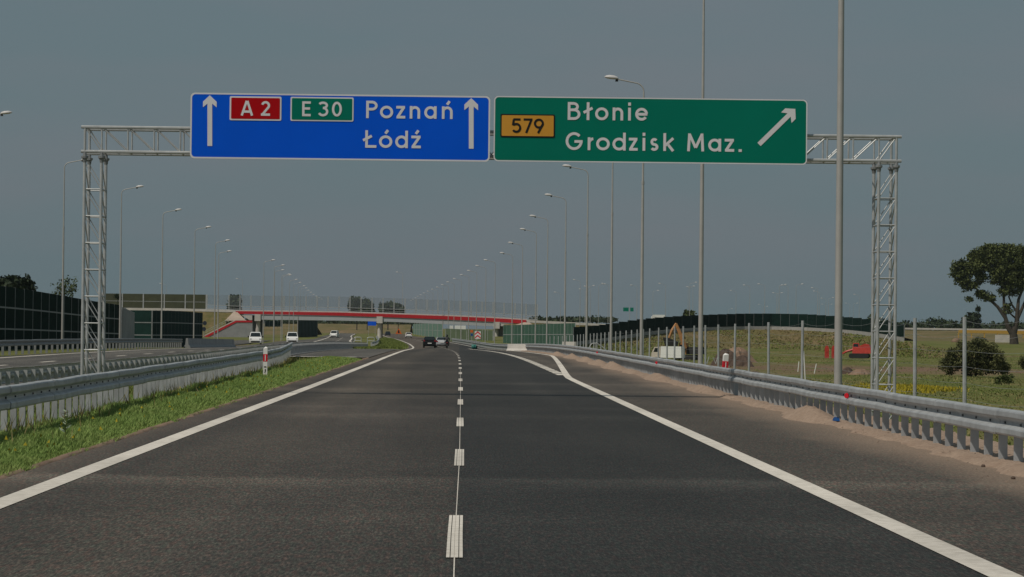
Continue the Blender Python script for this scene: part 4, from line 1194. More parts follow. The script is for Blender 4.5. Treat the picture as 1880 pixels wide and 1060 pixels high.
# chevron board
def board(name, label, px, py0, py1, Y, cat): 
    p = at(px, (py0 + py1) / 2, Y); return thing(name, label, cat, p), p
cb, p = board('chevron_board', 'red and white chevron board beyond the end of the right guardrail', 877, 609, 622, 345, 'road sign')
m1 = MB(); m1.box((0, 0, 0), (0.8, 0.03, 0.98)); m1.build('panel', WHITE, cb)
m1 = MB()
for k in range(2):
    z = 0.16 - k * 0.46
    m1.prism([(-0.38, -0.02, z - 0.18), (0, -0.02, z + 0.14), (0, -0.02, z + 0.34), (-0.38, -0.02, z + 0.02)][::-1], (0, 0.004, 0)); m1.prism([(0.38, -0.02, z - 0.18), (0.38, -0.02, z + 0.02), (0, -0.02, z + 0.34), (0, -0.02, z + 0.14)][::-1], (0, 0.004, 0))
m1.build('chevron', REDR, cb)
m1 = MB(); m1.tube([(-0.3, 0.05, -p.z + gz(345)), (-0.3, 0.05, 0.4)], 0.03, 6); m1.tube([(0.3, 0.05, -p.z + gz(345)), (0.3, 0.05, 0.4)], 0.03, 6); m1.build('stand', GALV_DK, cb)
ob, p = board('warning_light', 'small orange warning board on a pole left of the chevron board', 866, 606, 611, 348, 'road sign')
m1 = MB(); m1.box((0, 0, 0), (0.36, 0.03, 0.32)); m1.build('panel', ORANGE, ob)
m1 = MB(); m1.box((0.02, -0.01, -0.46), (0.30, 0.03, 0.30)); m1.build('plate', BLUEPL, ob)
m1 = MB(); m1.tube([(0, 0.05, -p.z + gz(348)), (0, 0.05, 0.15)], 0.03, 6); m1.build('pole', GALV, ob)
# teal drum
p = at(865.5, 636.5, 318)
t = thing('barrel', 'teal barrel lying by the end of the right guardrail', 'barrel', (p.x, 318, gz(318)))
m1 = MB(); m1.lathe([(0.0, 0), (0.26, 0), (0.29, 0.03), (0.28, 0.25), (0.30, 0.27), (0.28, 0.29), (0.28, 0.52), (0.29, 0.56), (0.25, 0.58), (0, 0.58)], 18, (0, -0.2, 0.28), 'x'); m1.build('drum', TEALP, t, True)
m1 = MB(); m1.box((0.42, 0.2, 0.2), (0.5, 0.5, 0.42), 0.2); m1.build('dark_box', GLASS_DK, t)
# orange triangle warning sign far ahead
ws, p = board('warning_sign', 'orange triangular road works sign far ahead beside the curving lane', 732, 603, 614, 780, 'road sign')
m1 = MB(); m1.prism([(-0.95, 0, -0.8), (0.95, 0, -0.8), (0.0, 0, 0.9)], (0, 0.03, 0)); m1.build('panel', ORANGE, ws)
m1 = MB(); m1.prism([(-0.3, -0.02, -0.5), (0.3, -0.02, -0.5), (0.1, -0.02, 0.4), (-0.15, -0.02, 0.35)], (0, 0.01, 0)); m1.build('symbol', SIGN_BLACK, ws)
m1 = MB(); m1.tube([(0, 0.06, -0.8), (0, 0.06, -p.z + gz(780))], 0.04, 6); m1.build('stand', GALV_DK, ws)
# blue motorway sign beyond the pier
ws, p = board('direction_sign', 'far blue direction sign left of the middle bridge pier', 683, 590, 598, 900, 'road sign')
m1 = MB(); m1.box((0, 0, 0), (2.8, 0.06, 1.5)); m1.build('panel', SIGN_BLUE, ws)
m1 = MB(); m1.tube([(-1.1, 0.1, 0.5), (-1.1, 0.1, -p.z + gz(900))], 0.06, 6); m1.tube([(1.1, 0.1, 0.5), (1.1, 0.1, -p.z + gz(900))], 0.06, 6); m1.build('pole', GALV, ws)
# round signs seen from behind at the left slope
for px, py, lab in ((376, 593.5, 'upper small dark sign back on the left embankment'), (374.5, 604.5, 'lower round dark sign back on the left embankment')):
    p = at(px, py, 560); t = thing('road_sign', lab, 'road sign', p)
    m1 = MB(); m1.lathe([(0, -0.02), (0.45, -0.02), (0.45, 0.02), (0, 0.02)], 14, (0, 0, 0), 'x'); o = m1.build('panel', BLUEP, t); o.rotation_euler = (0, 0, R(80))
    m1 = MB(); m1.tube([(0, 0.06, 0.3), (0, 0.06, -p.z + gz(560))], 0.04, 6); m1.build('pole', GALV_DK, t)
# far interchange direction sign
ws, p = board('direction_sign', 'distant green direction sign in two panels on the interchange', 1155, 565, 572, 900, 'road sign')
for x0, x1 in ((-2.0, -0.15), (0.4, 1.5)):
    m1 = MB(); m1.box(((x0 + x1) / 2, 0, 0), (x1 - x0, 0.06, 1.3)); m1.build('panel', SIGN_GREEN, ws)
m1 = MB(); m1.tube([(0.12, 0.1, 0.9), (0.12, 0.1, -6)], 0.1, 6); m1.build('pole', GALV, ws)
# pale strip roads at far right with a yellow barrier
A, B = at(1662, 602, 760), at(1960, 606, 760)
m1 = MB(); m1.prism([(A.x, 760, A.z - 0.5), (B.x, 760, B.z - 0.5), (B.x, 760, B.z), (A.x, 760, A.z)][::-1], (0, 0.6, 0)); o = m1.build('parapet_wall', CONC_LT)
tag(o, 'low pale parapet of a far road under the treeline on the right', 'wall')
A, B = at(1760, 609, 640), at(1950, 612.5, 640)
m1 = MB(); m1.prism([(A.x, 640, A.z - 0.3), (B.x, 640, B.z - 0.35), (B.x, 640, B.z + 0.5), (A.x, 640, A.z + 0.4)][::-1], (0, 0.4, 0))
for f in np.linspace(0, 1, 9): m1.box((A.x + (B.x - A.x) * f, 640.2, A.z - 0.9), (0.25, 0.3, 1.2))
o = m1.build('site_barrier', YELBAR); tag(o, 'long yellow barrier beside the big tree', 'barrier')
A, B = at(1748, 617, 645), at(1763, 617, 645)
rock('sand_heap', 'tan heap at the left end of the yellow barrier', (A.x + 1, 645, -0.9), 1.25, SOIL_LT, None, 0.75)['category'] = 'sand heap'
A, B = at(1852, 628, 612), at(1878, 629, 612)
m1 = MB(); m1.box(((A.x + B.x) / 2 + 0.8, 628, A.z + 0.7), (4.6, 1.0, 1.8)); o = m1.build('concrete_block', CONC_LT); tag(o, 'pale concrete block behind the trunk of the big tree', 'block')
# lattice of stacked pipe frames below the pole row
p = at(1093, 634, 190)
t = thing('cable_hoop', 'bent grey pipe hoop behind the right guardrail below the third pole', 'pipe', (p.x, 190, gz(190) - 0.2))
m1 = MB(); m1.tube([(-0.4, 0, 0), (-0.4, 0, 0.7), (-0.25, 0, 0.92), (0.1, 0, 0.95), (0.5, 0, 0.7), (0.9, 0, 0.35), (1.1, 0, 0)], 0.04, 6); m1.tube([(0.0, 0, 0), (0.0, 0, 0.95)], 0.03, 6); m1.build('hoop', GALV_LT, t)
# median tubular frames near the pier
for px, lab in ((657, 'left of two tubular frames in the far median'), (681, 'right of two tubular frames in the far median')):
    p = at(px, 620, 430)
    m1 = MB(); m1.tube([(-0.55, 0, 0), (-0.55, 0, 1.0), (-0.4, 0, 1.12), (0.4, 0, 1.12), (0.55, 0, 1.0), (0.55, 0, 0)], 0.07, 6); m1.tube([(-0.55, 0, 0.55), (0.55, 0, 0.55)], 0.05, 6)
    o = m1.build('tube_frame', GALV_LT); o.location = (p.x, 430, gz(430)); tag(o, lab, 'frame', 'tubular frames in the median')

# ------------------------------------------------------------------ vehicles
def wheel(parent, x, y, r, w=0.2):
    m1 = MB(); m1.lathe([(r * 0.62, -w / 2), (r * 0.95, -w / 2), (r, -w / 3), (r, w / 3), (r * 0.95, w / 2), (r * 0.62, w / 2)], 18, (x, y, r), 'x')
    o = m1.build('wheel', DARK, parent, True)
    m2 = MB(); m2.lathe([(0, -w * 0.45), (r * 0.6, -w * 0.42), (r * 0.62, 0), (r * 0.6, w * 0.42), (0, w * 0.45)], 14, (x, y, r), 'x'); m2.build('rim', GALV, o)
    return o
def car(name, label, loc, rz, W, prof, glass, paint, cat='car', lights_rear=True, wheelx=(0.75, -0.7), r=0.31, L2=2.1, group=None, plate=True, H=1.45, belt=0.9):
    """prof: side outline (y, z) counter-clockwise; front is +y"""
    t = thing(name, label, cat, loc, rz, group)
    def hw(z): return W / 2 - (max(0.0, z - belt) / (H - belt)) ** 1.0 * 0.22 if z > belt else W / 2 - 0.05 * max(0, (0.35 - z) / 0.35)
    m1 = MB(); n = len(prof)
    vs = [(-hw(z), y, z) for y, z in prof] + [(hw(z), y, z) for y, z in prof]
    fs = [tuple(range(n))[::-1], tuple(range(n, 2 * n))] + [(i, (i + 1) % n, n + (i + 1) % n, n + i) for i in range(n)]
    m1.add(vs, fs)
    b = m1.build('body', paint, t)
    bv = b.modifiers.new('bevel', 'BEVEL'); bv.width = 0.05; bv.segments = 2; bv.limit_method = 'ANGLE'
    for (y0, z0), (y1, z1), nm in glass:          # windscreen and rear window: quads across the car
        a0, a1 = hw(z0) - 0.10, hw(z1) - 0.09
        q = [(-a0, y0, z0), (a0, y0, z0), (a1, y1, z1), (-a1, y1, z1)]
        if y0 > 0: q = q[::-1]
        m2 = MB(); m2.slab(q, 0.015); m2.build(nm, GLASS_DK, t)
    return t, hw
def lights(t, y, z, xs, mat, nm, size=(0.22, 0.05, 0.16)):
    for x in xs:
        m1 = MB(); m1.box((x, y, z), size, 0, 0.9); m1.build(nm, mat, t)
def side_glass(t, hw, quad):
    for s in (-1, 1):
        q = [Vector((s * (hw(z) + 0.004), y, z)) for y, z in quad]
        m1 = MB(); m1.prism(q, (s * 0.012, 0, 0)); m1.build('window', GLASS_DK, t)
REDL = M('tail_lamp_lens', (0.30, 0.01, 0.015), 0.3)
CLEARL = M('head_lamp_lens', (0.55, 0.56, 0.57), 0.2)
HATCH = [(1.95, 0.25), (2.0, 0.55), (1.85, 0.78), (0.95, 0.95), (0.2, 1.46), (-1.35, 1.50), (-1.75, 1.02), (-1.98, 0.90), (-1.98, 0.32), (-1.85, 0.22), (1.8, 0.2)]
HATCH = HATCH[::-1]
SEDAN = [(2.2, 0.25), (2.25, 0.5), (2.1, 0.72), (1.0, 0.92), (0.25, 1.40), (-0.85, 1.43), (-1.55, 1.02), (-2.15, 0.98), (-2.25, 0.75), (-2.22, 0.3), (-2.0, 0.2), (2.0, 0.2)][::-1]
VAN = [(1.95, 0.22), (2.02, 0.6), (1.9, 0.92), (1.35, 1.12), (0.75, 1.78), (0.3, 1.86), (-2.1, 1.86), (-2.18, 1.6), (-2.22, 0.6), (-2.2, 0.3), (-2.0, 0.2), (1.7, 0.2)][::-1]
p = at(788.3, 637, 355)
t, hw = car('parked_car', 'black hatchback seen from behind in the left lane', (p.x, 355, gz(355)), R(1.5), 1.74, HATCH, [((-1.80, 1.06), (-1.42, 1.44), 'rear_window'), ((0.85, 1.0), (0.28, 1.42), 'windscreen')], BLACKP)
t.name = 'hatchback_car'
lights(t, -1.86, 0.93, (-0.72, 0.72), REDL, 'tail_light', (0.2, 0.24, 0.28)); m1 = MB(); m1.box((0, -2.0, 0.62), (0.52, 0.03, 0.12)); m1.build('number_plate', WHITE, t)
side_glass(t, hw, [(0.7, 0.98), (0.15, 1.38), (-1.2, 1.40), (-1.5, 1.02)])
for x in (-0.74, 0.74):
    for y in (1.3, -1.3): wheel(t, x, y, 0.31)
for s in (-1, 1): m1 = MB(); m1.box((s * 0.95, 0.55, 1.0), (0.16, 0.1, 0.13)); m1.build('mirror', BLACKP, t)
p = at(810.5, 636, 372)
t, hw = car('saloon_car', 'silver saloon seen from behind, right beside the black hatchback', (p.x, 372, gz(372)), R(1.8), 1.76, SEDAN, [((-1.50, 1.06), (-0.90, 1.40), 'rear_window'), ((0.9, 1.0), (0.32, 1.36), 'windscreen')], SILVERP, H=1.43)
lights(t, -2.2, 0.84, (-0.70, 0.70), REDL, 'tail_light', (0.26, 0.14, 0.16)); m1 = MB(); m1.box((0, -2.29, 0.72), (0.52, 0.03, 0.12)); m1.build('number_plate', WHITE, t)
m1 = MB(); m1.box((0, -2.24, 0.36), (1.5, 0.08, 0.16)); m1.build('bumper', DARK, t)
side_glass(t, hw, [(0.8, 0.96), (0.25, 1.33), (-0.8, 1.35), (-1.35, 1.0)])
for x in (-0.75, 0.75):
    for y in (1.35, -1.4): wheel(t, x, y, 0.31)
# motorcycle and rider at the right of the saloon
p = at(820.5, 637, 340)
mc = thing('motorcycle', 'dark motorcycle at the right of the silver saloon', 'motorcycle', (p.x, 340, gz(340)), R(1.5))
for y in (0.72, -0.72):
    m1 = MB(); m1.lathe([(0.2, -0.05), (0.29, -0.06), (0.31, 0), (0.29, 0.06), (0.2, 0.05)], 18, (0, y, 0.31), 'x'); m1.build('wheel', DARK, mc)
m1 = MB(); m1.prism([(-0.14, -0.95, 0.72), (-0.14, -0.3, 0.38), (-0.14, 0.35, 0.36), (-0.14, 0.62, 0.8), (-0.14, 0.3, 0.95), (-0.14, -0.1, 0.78), (-0.14, -0.8, 0.84)], (0.28, 0, 0)); m1.build('frame', BLACKP, mc)
m1 = MB(); m1.tube([(-0.36, 0.42, 1.0), (0, 0.5, 1.02), (0.36, 0.42, 1.0)], 0.025, 6); m1.tube([(0, 0.5, 1.0), (0, 0.72, 0.31)], 0.04, 6); m1.build('handlebar', GALV_DK, mc)
m1 = MB(); m1.box((0, -0.97, 0.74), (0.16, 0.05, 0.09)); m1.build('tail_light', REDL, mc)
def skin_person(name, label, loc, rz, verts, edges, radii, mat):
    me = bpy.data.meshes.new(name); me.from_pydata(verts, edges, []); me.materials.append(mat)
    o = link(name, me); o.location = loc; o.rotation_euler = (0, 0, rz)
    mod = o.modifiers.new('skin', 'SKIN'); mod.use_smooth_shade = True
    for v_, r_ in zip(me.skin_vertices[0].data, radii): v_.radius = (r_, r_)
    me.skin_vertices[0].data[0].use_root = True
    o.modifiers.new('sub', 'SUBSURF').levels = 1
    return tag(o, label, 'person')
PV = [(0, -0.28, 0.90), (0, -0.22, 1.1), (0, -0.1, 1.34), (0, -0.04, 1.44), (0, 0.02, 1.56), (0, 0.03, 1.66),
      (-0.19, -0.08, 1.36), (-0.33, 0.14, 1.18), (-0.33, 0.40, 1.03), (0.19, -0.08, 1.36), (0.33, 0.14, 1.18), (0.33, 0.40, 1.03),
      (-0.12, -0.2, 0.86), (-0.26, 0.2, 0.82), (-0.22, -0.12, 0.36), (-0.23, 0.06, 0.32), (0.12, -0.2, 0.86), (0.26, 0.2, 0.82), (0.22, -0.12, 0.36), (0.23, 0.06, 0.32)]
PE = [(0, 1), (1, 2), (2, 3), (3, 4), (4, 5), (2, 6), (6, 7), (7, 8), (2, 9), (9, 10), (10, 11), (0, 12), (12, 13), (13, 14), (14, 15), (0, 16), (16, 17), (17, 18), (18, 19)]
PR = [0.16, 0.155, 0.17, 0.07, 0.085, 0.07, 0.085, 0.06, 0.045, 0.085, 0.06, 0.045, 0.10, 0.085, 0.055, 0.05, 0.10, 0.085, 0.055, 0.05]
rider = skin_person('person', 'rider in black clothes and helmet sitting on the motorcycle', (p.x, 340, gz(340)), R(1.5), PV, PE, PR, RUBBERB)
m1 = MB(); m1.lathe([(0, -0.15), (0.09, -0.14), (0.135, -0.06), (0.14, 0.02), (0.11, 0.11), (0.05, 0.15), (0, 0.155)], 14, (0, 0.03, 1.62)); m1.build('helmet', BLACKP, rider, True)
# vans coming towards the camera on the opposite side
def van(label, px, py, Y, rz, group='white vans coming the other way'):
    q = at(px, py, Y)
    t, hw = car('van', label, (q.x, Y, gz(Y)), math.pi + rz, 1.85, VAN, [((1.33, 1.17), (0.80, 1.74), 'windscreen'), ((-2.2, 1.05), (-2.16, 1.6), 'rear_window')], VANP, 'van', H=1.9, belt=1.05, group=group)
    lights(t, 1.93, 0.80, (-0.70, 0.70), CLEARL, 'headlight', (0.3, 0.12, 0.2))
    m1 = MB(); m1.box((0, 2.0, 0.42), (1.3, 0.06, 0.2)); m1.build('grille', DARK, t)
    side_glass(t, hw, [(1.1, 1.12), (0.65, 1.68), (-0.3, 1.7), (-0.3, 1.12)])
    for s in (-1, 1): m1 = MB(); m1.box((s * 1.05, 1.0, 1.15), (0.2, 0.1, 0.24)); m1.build('mirror', DARK, t)
    for x in (-0.80, 0.80):
        for y in (1.25, -1.35): wheel(t, x, y, 0.31)
    return t
van('white van with black mirrors before the left bridge pier', 469, 627, 400, R(4))
van('white van whose lower half is hidden by the median guardrail', 536.5, 626, 425, R(4))
van('small far white van on the curve beneath the overpass', 614, 620, 690, R(-6))
p = at(750, 623.5, 735)
t, hw = car('estate_car', 'white car seen from behind in the lane far ahead of the hatchback', (p.x, 735, gz(735)), R(2.5), 1.8, HATCH, [((-1.80, 1.06), (-1.42, 1.44), 'rear_window')], VANP)
for x in (-0.74, 0.74):
    for y in (1.3, -1.3): wheel(t, x, y, 0.31)
lights(t, -1.9, 0.93, (-0.72, 0.72), REDL, 'tail_light', (0.2, 0.2, 0.28)); m1 = MB(); m1.box((0, -1.97, 0.34), (1.6, 0.1, 0.2)); m1.build('bumper', DARK, t)
p = at(712, 612, 900)
t, hw = car('estate_car', 'dark car beside the orange works sign, farthest car on the road', (p.x, 900, gz(900)), R(3), 1.8, HATCH, [((-1.80, 1.06), (-1.42, 1.44), 'rear_window')], BLUEP)
for x in (-0.74, 0.74):
    for y in (1.3, -1.3): wheel(t, x, y, 0.31)
p = at(1208, 582, 930)
t = thing('truck', 'white truck driving on the distant interchange above the ramp wall', 'truck', (p.x, 930, p.z - 1.2), R(90))
m1 = MB(); m1.box((0, -0.6, 1.1), (2.2, 3.4, 1.6)); m1.build('cargo_box', VANP, t)
m1 = MB(); m1.prism([(-1, 1.2, 0.4), (-1, 2.4, 0.4), (-1, 2.3, 1.2), (-1, 1.7, 1.9), (-1, 1.2, 1.9)], (2, 0, 0)); m1.build('cab', WHITE, t)
for x in (-0.9, 0.9):
    for y in (-1.5, 1.6): wheel(t, x, y, 0.4)

# ------------------------------------------------------------------ building site in the field
def tracks(t, w, L, h, mat):
    for s in (-1, 1):
        m1 = MB(); pr = [(-L / 2 + h / 2 * math.cos(a) * (1 if False else 1) if False else 0, 0) for a in ()]
        pr = [(y0 + h / 2 * math.cos(R(a)), h / 2 + h / 2 * math.sin(R(a))) for y0, a0 in ((L / 2 - h / 2, -90), (-L / 2 + h / 2, 90)) for a in range(a0, a0 + 181, 30)]
        m1.prism([(s * w / 2 - 0.25, y, z) for y, z in pr], (0.5, 0, 0)); m1.build('track', mat, t)
def fz(x, y): return ground_z(x - cx(y), y)
p = at(1267, 660, 405)
ex = thing('excavator', 'ochre excavator with raised folded arm behind the white van on the site', 'excavator', (p.x, 405, fz(p.x, 405) - 0.05), R(60))
tracks(ex, 2.2, 3.2, 0.8, DARK)
m1 = MB(); m1.box((0.0, -0.7, 1.45), (2.3, 2.4, 1.1), 0, 0.94); m1.build('engine_deck', DARK, ex)
m1 = MB(); m1.box((-0.7, 0.75, 1.75), (1.0, 1.4, 1.7), 0, 0.88); c_ = m1.build('cab', YELMACH, ex)
m1 = MB(); m1.box((-0.7, 0.75, 1.95), (1.04, 1.0, 0.8), 0, 0.92); m1.build('window', GLASS_DK, c_)
def arm(px_list, dy, rad, nm, mat):
    o = ex.matrix_world
    bpy.context.view_layer.update()
    inv = ex.matrix_world.inverted()
    m1 = MB(); m1.tube([inv @ at(x, y, 405 + dy) for x, y in px_list], rad, 6); return m1.build(nm, mat, ex)
arm([(1258, 640), (1252, 622), (1241, 594.5)], -1.5, [0.34, 0.36, 0.22], 'boom', YELMACH)
arm([(1241.5, 594), (1234, 607), (1228.5, 621)], -1.3, [0.2, 0.28, 0.2], 'stick', YELMACH)
bpy.context.view_layer.update()
inv = ex.matrix_world.inverted()
m1 = MB(); m1.prism([inv @ at(x, y, 403.3) for x, y in [(1226, 620), (1236, 624), (1246, 628), (1244, 636), (1230, 635)]][::-1], (0.3, 1.0, 0)); m1.build('bucket', DARK, ex)
p = at(1228, 659, 398)
t = thing('site_van', 'white and cream box van parked on the site in front of the excavator', 'van', (p.x, 398, fz(p.x, 398)), R(68))
m1 = MB(); m1.box((0, -0.6, 1.15), (1.9, 3.3, 1.7), 0, 0.97); m1.build('body', VANP, t)
m1 = MB(); m1.prism([(-0.93, 1.07, 0.35), (-0.93, 2.5, 0.35), (-0.93, 2.45, 1.0), (-0.93, 2.0, 1.9), (-0.93, 1.07, 1.97)], (1.86, 0, 0)); m1.build('cab', M('cream_paint', (0.6, 0.53, 0.45), 0.5), t)
m1 = MB(); m1.prism([(-0.945, 1.3, 1.15), (-0.945, 2.15, 1.15), (-0.945, 1.9, 1.75), (-0.945, 1.3, 1.75)], (1.89, 0, 0)); m1.build('window', GLASS_DK, t)
for x in (-0.8, 0.8):
    for y in (-1.4, 1.5): wheel(t, x, y, 0.36)
p = at(1578, 648, 425)
rx = thing('excavator', 'small red excavator standing on the ramp slope beside the gantry leg', 'excavator', (p.x, 425, fz(p.x, 425) + 0.25), R(75))
tracks(rx, 2.1, 3.2, 0.8, DARK)
m1 = MB(); m1.box((0, -0.45, 1.22), (2.3, 3.0, 0.85), 0, 0.93); m1.build('engine_deck', REDMACH, rx)
m1 = MB(); m1.prism([(-1.0, -1.9, 1.64), (-1.0, 0.2, 1.64), (-1.0, -0.1, 2.0), (-1.0, -0.9, 2.35), (-1.0, -1.6, 2.2)], (1.9, 0, 0)); m1.build('hood', REDMACH, rx)
m1 = MB(); m1.box((0.62, 0.62, 2.0), (0.85, 1.1, 0.9), 0, 0.85); cb_ = m1.build('cab', REDMACH, rx)
m1 = MB(); m1.box((0.62, 0.62, 2.1), (0.9, 0.8, 0.45), 0, 0.9); m1.build('window', GLASS_DK, cb_)
m1 = MB(); m1.tube([(-0.2, 1.0, 1.4), (-0.2, 2.1, 1.05), (-0.2, 3.6, 0.25)], [0.2, 0.2, 0.14], 6); m1.build('boom', REDMACH, rx)
m1 = MB(); m1.prism([(-0.6, 3.4, 0.35), (-0.6, 4.3, 0.05), (-0.6, 3.9, -0.1), (-0.6, 3.3, 0.0)], (0.8, 0, 0)); m1.build('bucket', YELMACH, rx)
for px, lab in ((1518, 'left of two stubby red site posts near the red excavator'), (1530.5, 'right of two stubby red site posts near the red excavator')):
    p = at(px, 649, 420)
    m1 = MB(); m1.box((0, 0, 0.85), (0.62, 0.5, 1.7)); m1.box((0, 0, 1.85), (0.4, 0.35, 0.3)); m1.box((0, -0.27, 1.1), (0.3, 0.06, 0.24))
    o = m1.build('site_post', REDMACH); o.location = (p.x, 420, fz(p.x, 420) + 0.15); tag(o, lab, 'site post', 'red site posts')
p = at(1555, 650, 415)
def heap(label, px, py, Y, rx_, ry_, h, mat, cat='soil heap', group='heaps on the building site', zoff=-0.2):
    q = at(px, py, Y); mbx = MB(); rings = []
    nr, na = 9, 22; ph = random.uniform(0, 6)
    for i in range(nr):
        f = 1 - i / (nr - 0.5); ring = []
        for k in range(na):
            w = 2 * math.pi * k / na
            rr = f * (1 + 0.14 * math.sin(3 * w + ph) + 0.09 * math.sin(7 * w + 2 * ph) + random.uniform(-0.05, 0.05))
            ring.append((rx_ * rr * math.cos(w), ry_ * rr * math.sin(w), h * (0.5 + 0.5 * math.cos(math.pi * f ** 1.25)) ** 0.85 * (1 + 0.14 * math.sin(2 * w + ph) * f) + random.uniform(-0.05, 0.05) * h))
        rings.append(ring)
    mbx.sweep(rings)
    o = mbx.build('soil_heap', mat); o.location = (q.x, Y, fz(q.x, Y) + zoff)
    return tag(o, label, cat, group)
heap('dark brown earth heap right behind the leaning marker post', 1332, 672, 338, 2.3, 2.5, 2.3, SOIL)
heap('lower dark earth heap at the right of the tallest heap', 1362, 675, 330, 1.9, 2.2, 1.6, SOIL)
heap('dry tan earth heap rising behind the dark heaps', 1352, 665, 365, 3.0, 2.5, 2.3, SOIL_LT)
heap('low tan earth heap between the nearest lamp pole and the gantry', 1580, 683, 272, 1.5, 1.6, 0.75, SOIL_LT)
heap('low brown earth heap just left of the tan heap by the gantry', 1556, 681, 278, 1.0, 1.2, 0.85, SOIL)
heap('small brown earth heap among the fence posts', 1385, 687, 280, 1.2, 1.2, 0.5, SOIL)
# white marker stakes
for i, (px, y0, y1, lean, lab) in enumerate(((1466, 664, 681, -2.0, 'short white stake left of the long leaning stake'), (1477, 645, 698, 3.0, 'long white stake leaning against a fence post'), (1497, 668, 684, -4.0, 'short white stake leaning right on the site'))):
    Y = 150 if i == 1 else 255
    A_, B_ = at(px + lean / 2, y1 + 2, Y), at(px - lean / 2, y0, Y)
    m1 = MB(); m1.tube([A_ - A_, B_ - A_], 0.05 if i != 1 else 0.035, 6); o = m1.build('stake', WHITE); o.location = A_; tag(o, lab, 'stake', 'white stakes on the site')
for i, px in enumerate((1314, 1298)):
    A_, B_ = at(px, 668, 300), at(px + 4, 655, 300)
    m1 = MB(); m1.tube([A_ - A_, B_ - A_], 0.05, 6); m1.tube([(0, 0, 0), B_ - A_ + Vector((-0.55, 0, -0.1))], 0.04, 6); o = m1.build('trestle', GALV_LT); o.location = A_; tag(o, ('right' if i == 0 else 'left') + ' of two thin trestles beside the dark earth heaps', 'trestle', 'trestles on the site')

# ------------------------------------------------------------------ vegetation
def leaf_cloud(blobs, n, size, flat=0.5, droop=0.0):
    """random small quads inside ellipsoid blobs: (cx, cy, cz, rx, ry, rz, weight)"""
    w = np.array([b[6] for b in blobs], float); w /= w.sum()
    idx = RNG.choice(len(blobs), n, p=w); B_ = np.array([b[:6] for b in blobs])[idx]
    d_ = RNG.normal(size=(n, 3)); d_ /= np.linalg.norm(d_, axis=1)[:, None]
    r_ = RNG.uniform(0.15, 1.0, n) ** 0.5
    # lumpy: pull many leaves into sub-clumps
    c = B_[:, :3] + d_ * r_[:, None] * B_[:, 3:6]
    c += RNG.normal(size=(n, 3)) * size * 0.6
    nrm = RNG.normal(size=(n, 3)); nrm[:, 2] += 0.6; nrm /= np.linalg.norm(nrm, axis=1)[:, None]
    a = np.cross(nrm, RNG.normal(size=(n, 3))); a /= np.linalg.norm(a, axis=1)[:, None]
    b = np.cross(nrm, a); s = (size * RNG.uniform(0.55, 1.3, n))[:, None]
    v = np.stack([c - a * s, c - b * s * 0.6, c + a * s, c + b * s * 0.6], 1).reshape(-1, 3)
    return v, np.arange(n * 4).reshape(-1, 4)
def clumps(blobs, per, rad):
    """break big blobs into many small clumps for an uneven outline with gaps"""
    out = []
    for cx_, cy_, cz_, rx_, ry_, rz_, w in blobs:
        for _ in range(int(per * w)):
            d_ = Vector((random.gauss(0, 1), random.gauss(0, 1), random.gauss(0, 1))).normalized() * random.uniform(0.3, 1.0) ** 0.6
            r_ = rad * random.uniform(0.6, 1.25)
            out.append((cx_ + d_.x * rx_, cy_ + d_.y * ry_, cz_ + d_.z * rz_, r_, r_, r_ * 0.7, r_ ** 2))
    return out
def tree(name, label, loc, limbs, blobs, mat, n, size, cat='tree', group=None, bark=BARK, crown='crown'):
    t = thing(name, label, cat, loc, 0, group)
    m1 = MB()
    for pts, rad in limbs: m1.tube(pts, rad, 8)
    if limbs: m1.build('trunk', bark, t, True)
    v, q = leaf_cloud(blobs, n, size)
    mesh_np(crown, v, q, mat, t)
    return t
# big tree at the right edge
YT = 600.0
base = at(1862, 632, YT)
def tp(px, py, dy=0.0): return Vector(at(px, py, YT + dy)) - base
limbs = [([tp(1862, 634), tp(1861, 618), tp(1859, 606)], [1.45, 1.25, 1.0]),
         ([tp(1858, 612), tp(1850, 600), tp(1846, 584), tp(1832, 564), tp(1816, 549), tp(1796, 533), tp(1778, 522, 1)], [0.95, 0.75, 0.62, 0.5, 0.42, 0.28, 0.12]),
         ([tp(1846, 586), tp(1843, 560), tp(1843, 540), tp(1838, 515, -1), tp(1832, 490, -2)], [0.55, 0.42, 0.4, 0.3, 0.12]),
         ([tp(1862, 610), tp(1867, 590), tp(1868, 570), tp(1870, 550), tp(1880, 525, 2), tp(1886, 500, 2)], [0.95, 0.75, 0.6, 0.45, 0.3, 0.12]),
         ([tp(1868, 585), tp(1876, 568), tp(1886, 545), tp(1900, 520, -2), tp(1915, 500, -2)], [0.6, 0.48, 0.4, 0.28, 0.1]),
         ([tp(1866, 572), tp(1858, 560), tp(1852, 545, 2), tp(1858, 525, 3)], [0.34, 0.28, 0.24, 0.1]),
         ([tp(1864, 584), tp(1850, 572, -2), tp(1846, 566, -2)], [0.3, 0.2, 0.1])]
S = YT / FPX
def tb(px, py, rx_, ry_, w, dy=0.0):
    q = tp(px, py, dy); return (q.x, q.y, q.z, rx_ * S, (rx_ + ry_) / 2 * S, ry_ * S, w)
big = [tb(1764, 502, 19, 22, 1.5), tb(1786, 488, 24, 20, 1.5), tb(1775, 525, 18, 9, 0.5), tb(1806, 470, 24, 14, 1.3), tb(1830, 482, 26, 24, 2.0), tb(1845, 462, 24, 12, 1.2), tb(1850, 510, 18, 20, 1.3),
       tb(1874, 480, 26, 26, 2.0), tb(1868, 462, 22, 12, 1.0), tb(1900, 490, 26, 30, 2.0), tb(1884, 520, 18, 14, 0.9), tb(1925, 510, 24, 22, 1.4), tb(1800, 542, 10, 6, 0.25), tb(1815, 546, 10, 8, 0.3), tb(1850, 566, 6, 8, 0.2), tb(1800, 512, 12, 10, 0.45), tb(1782, 549, 8, 4, .12), tb(1843, 537, 9, 9, .3)]
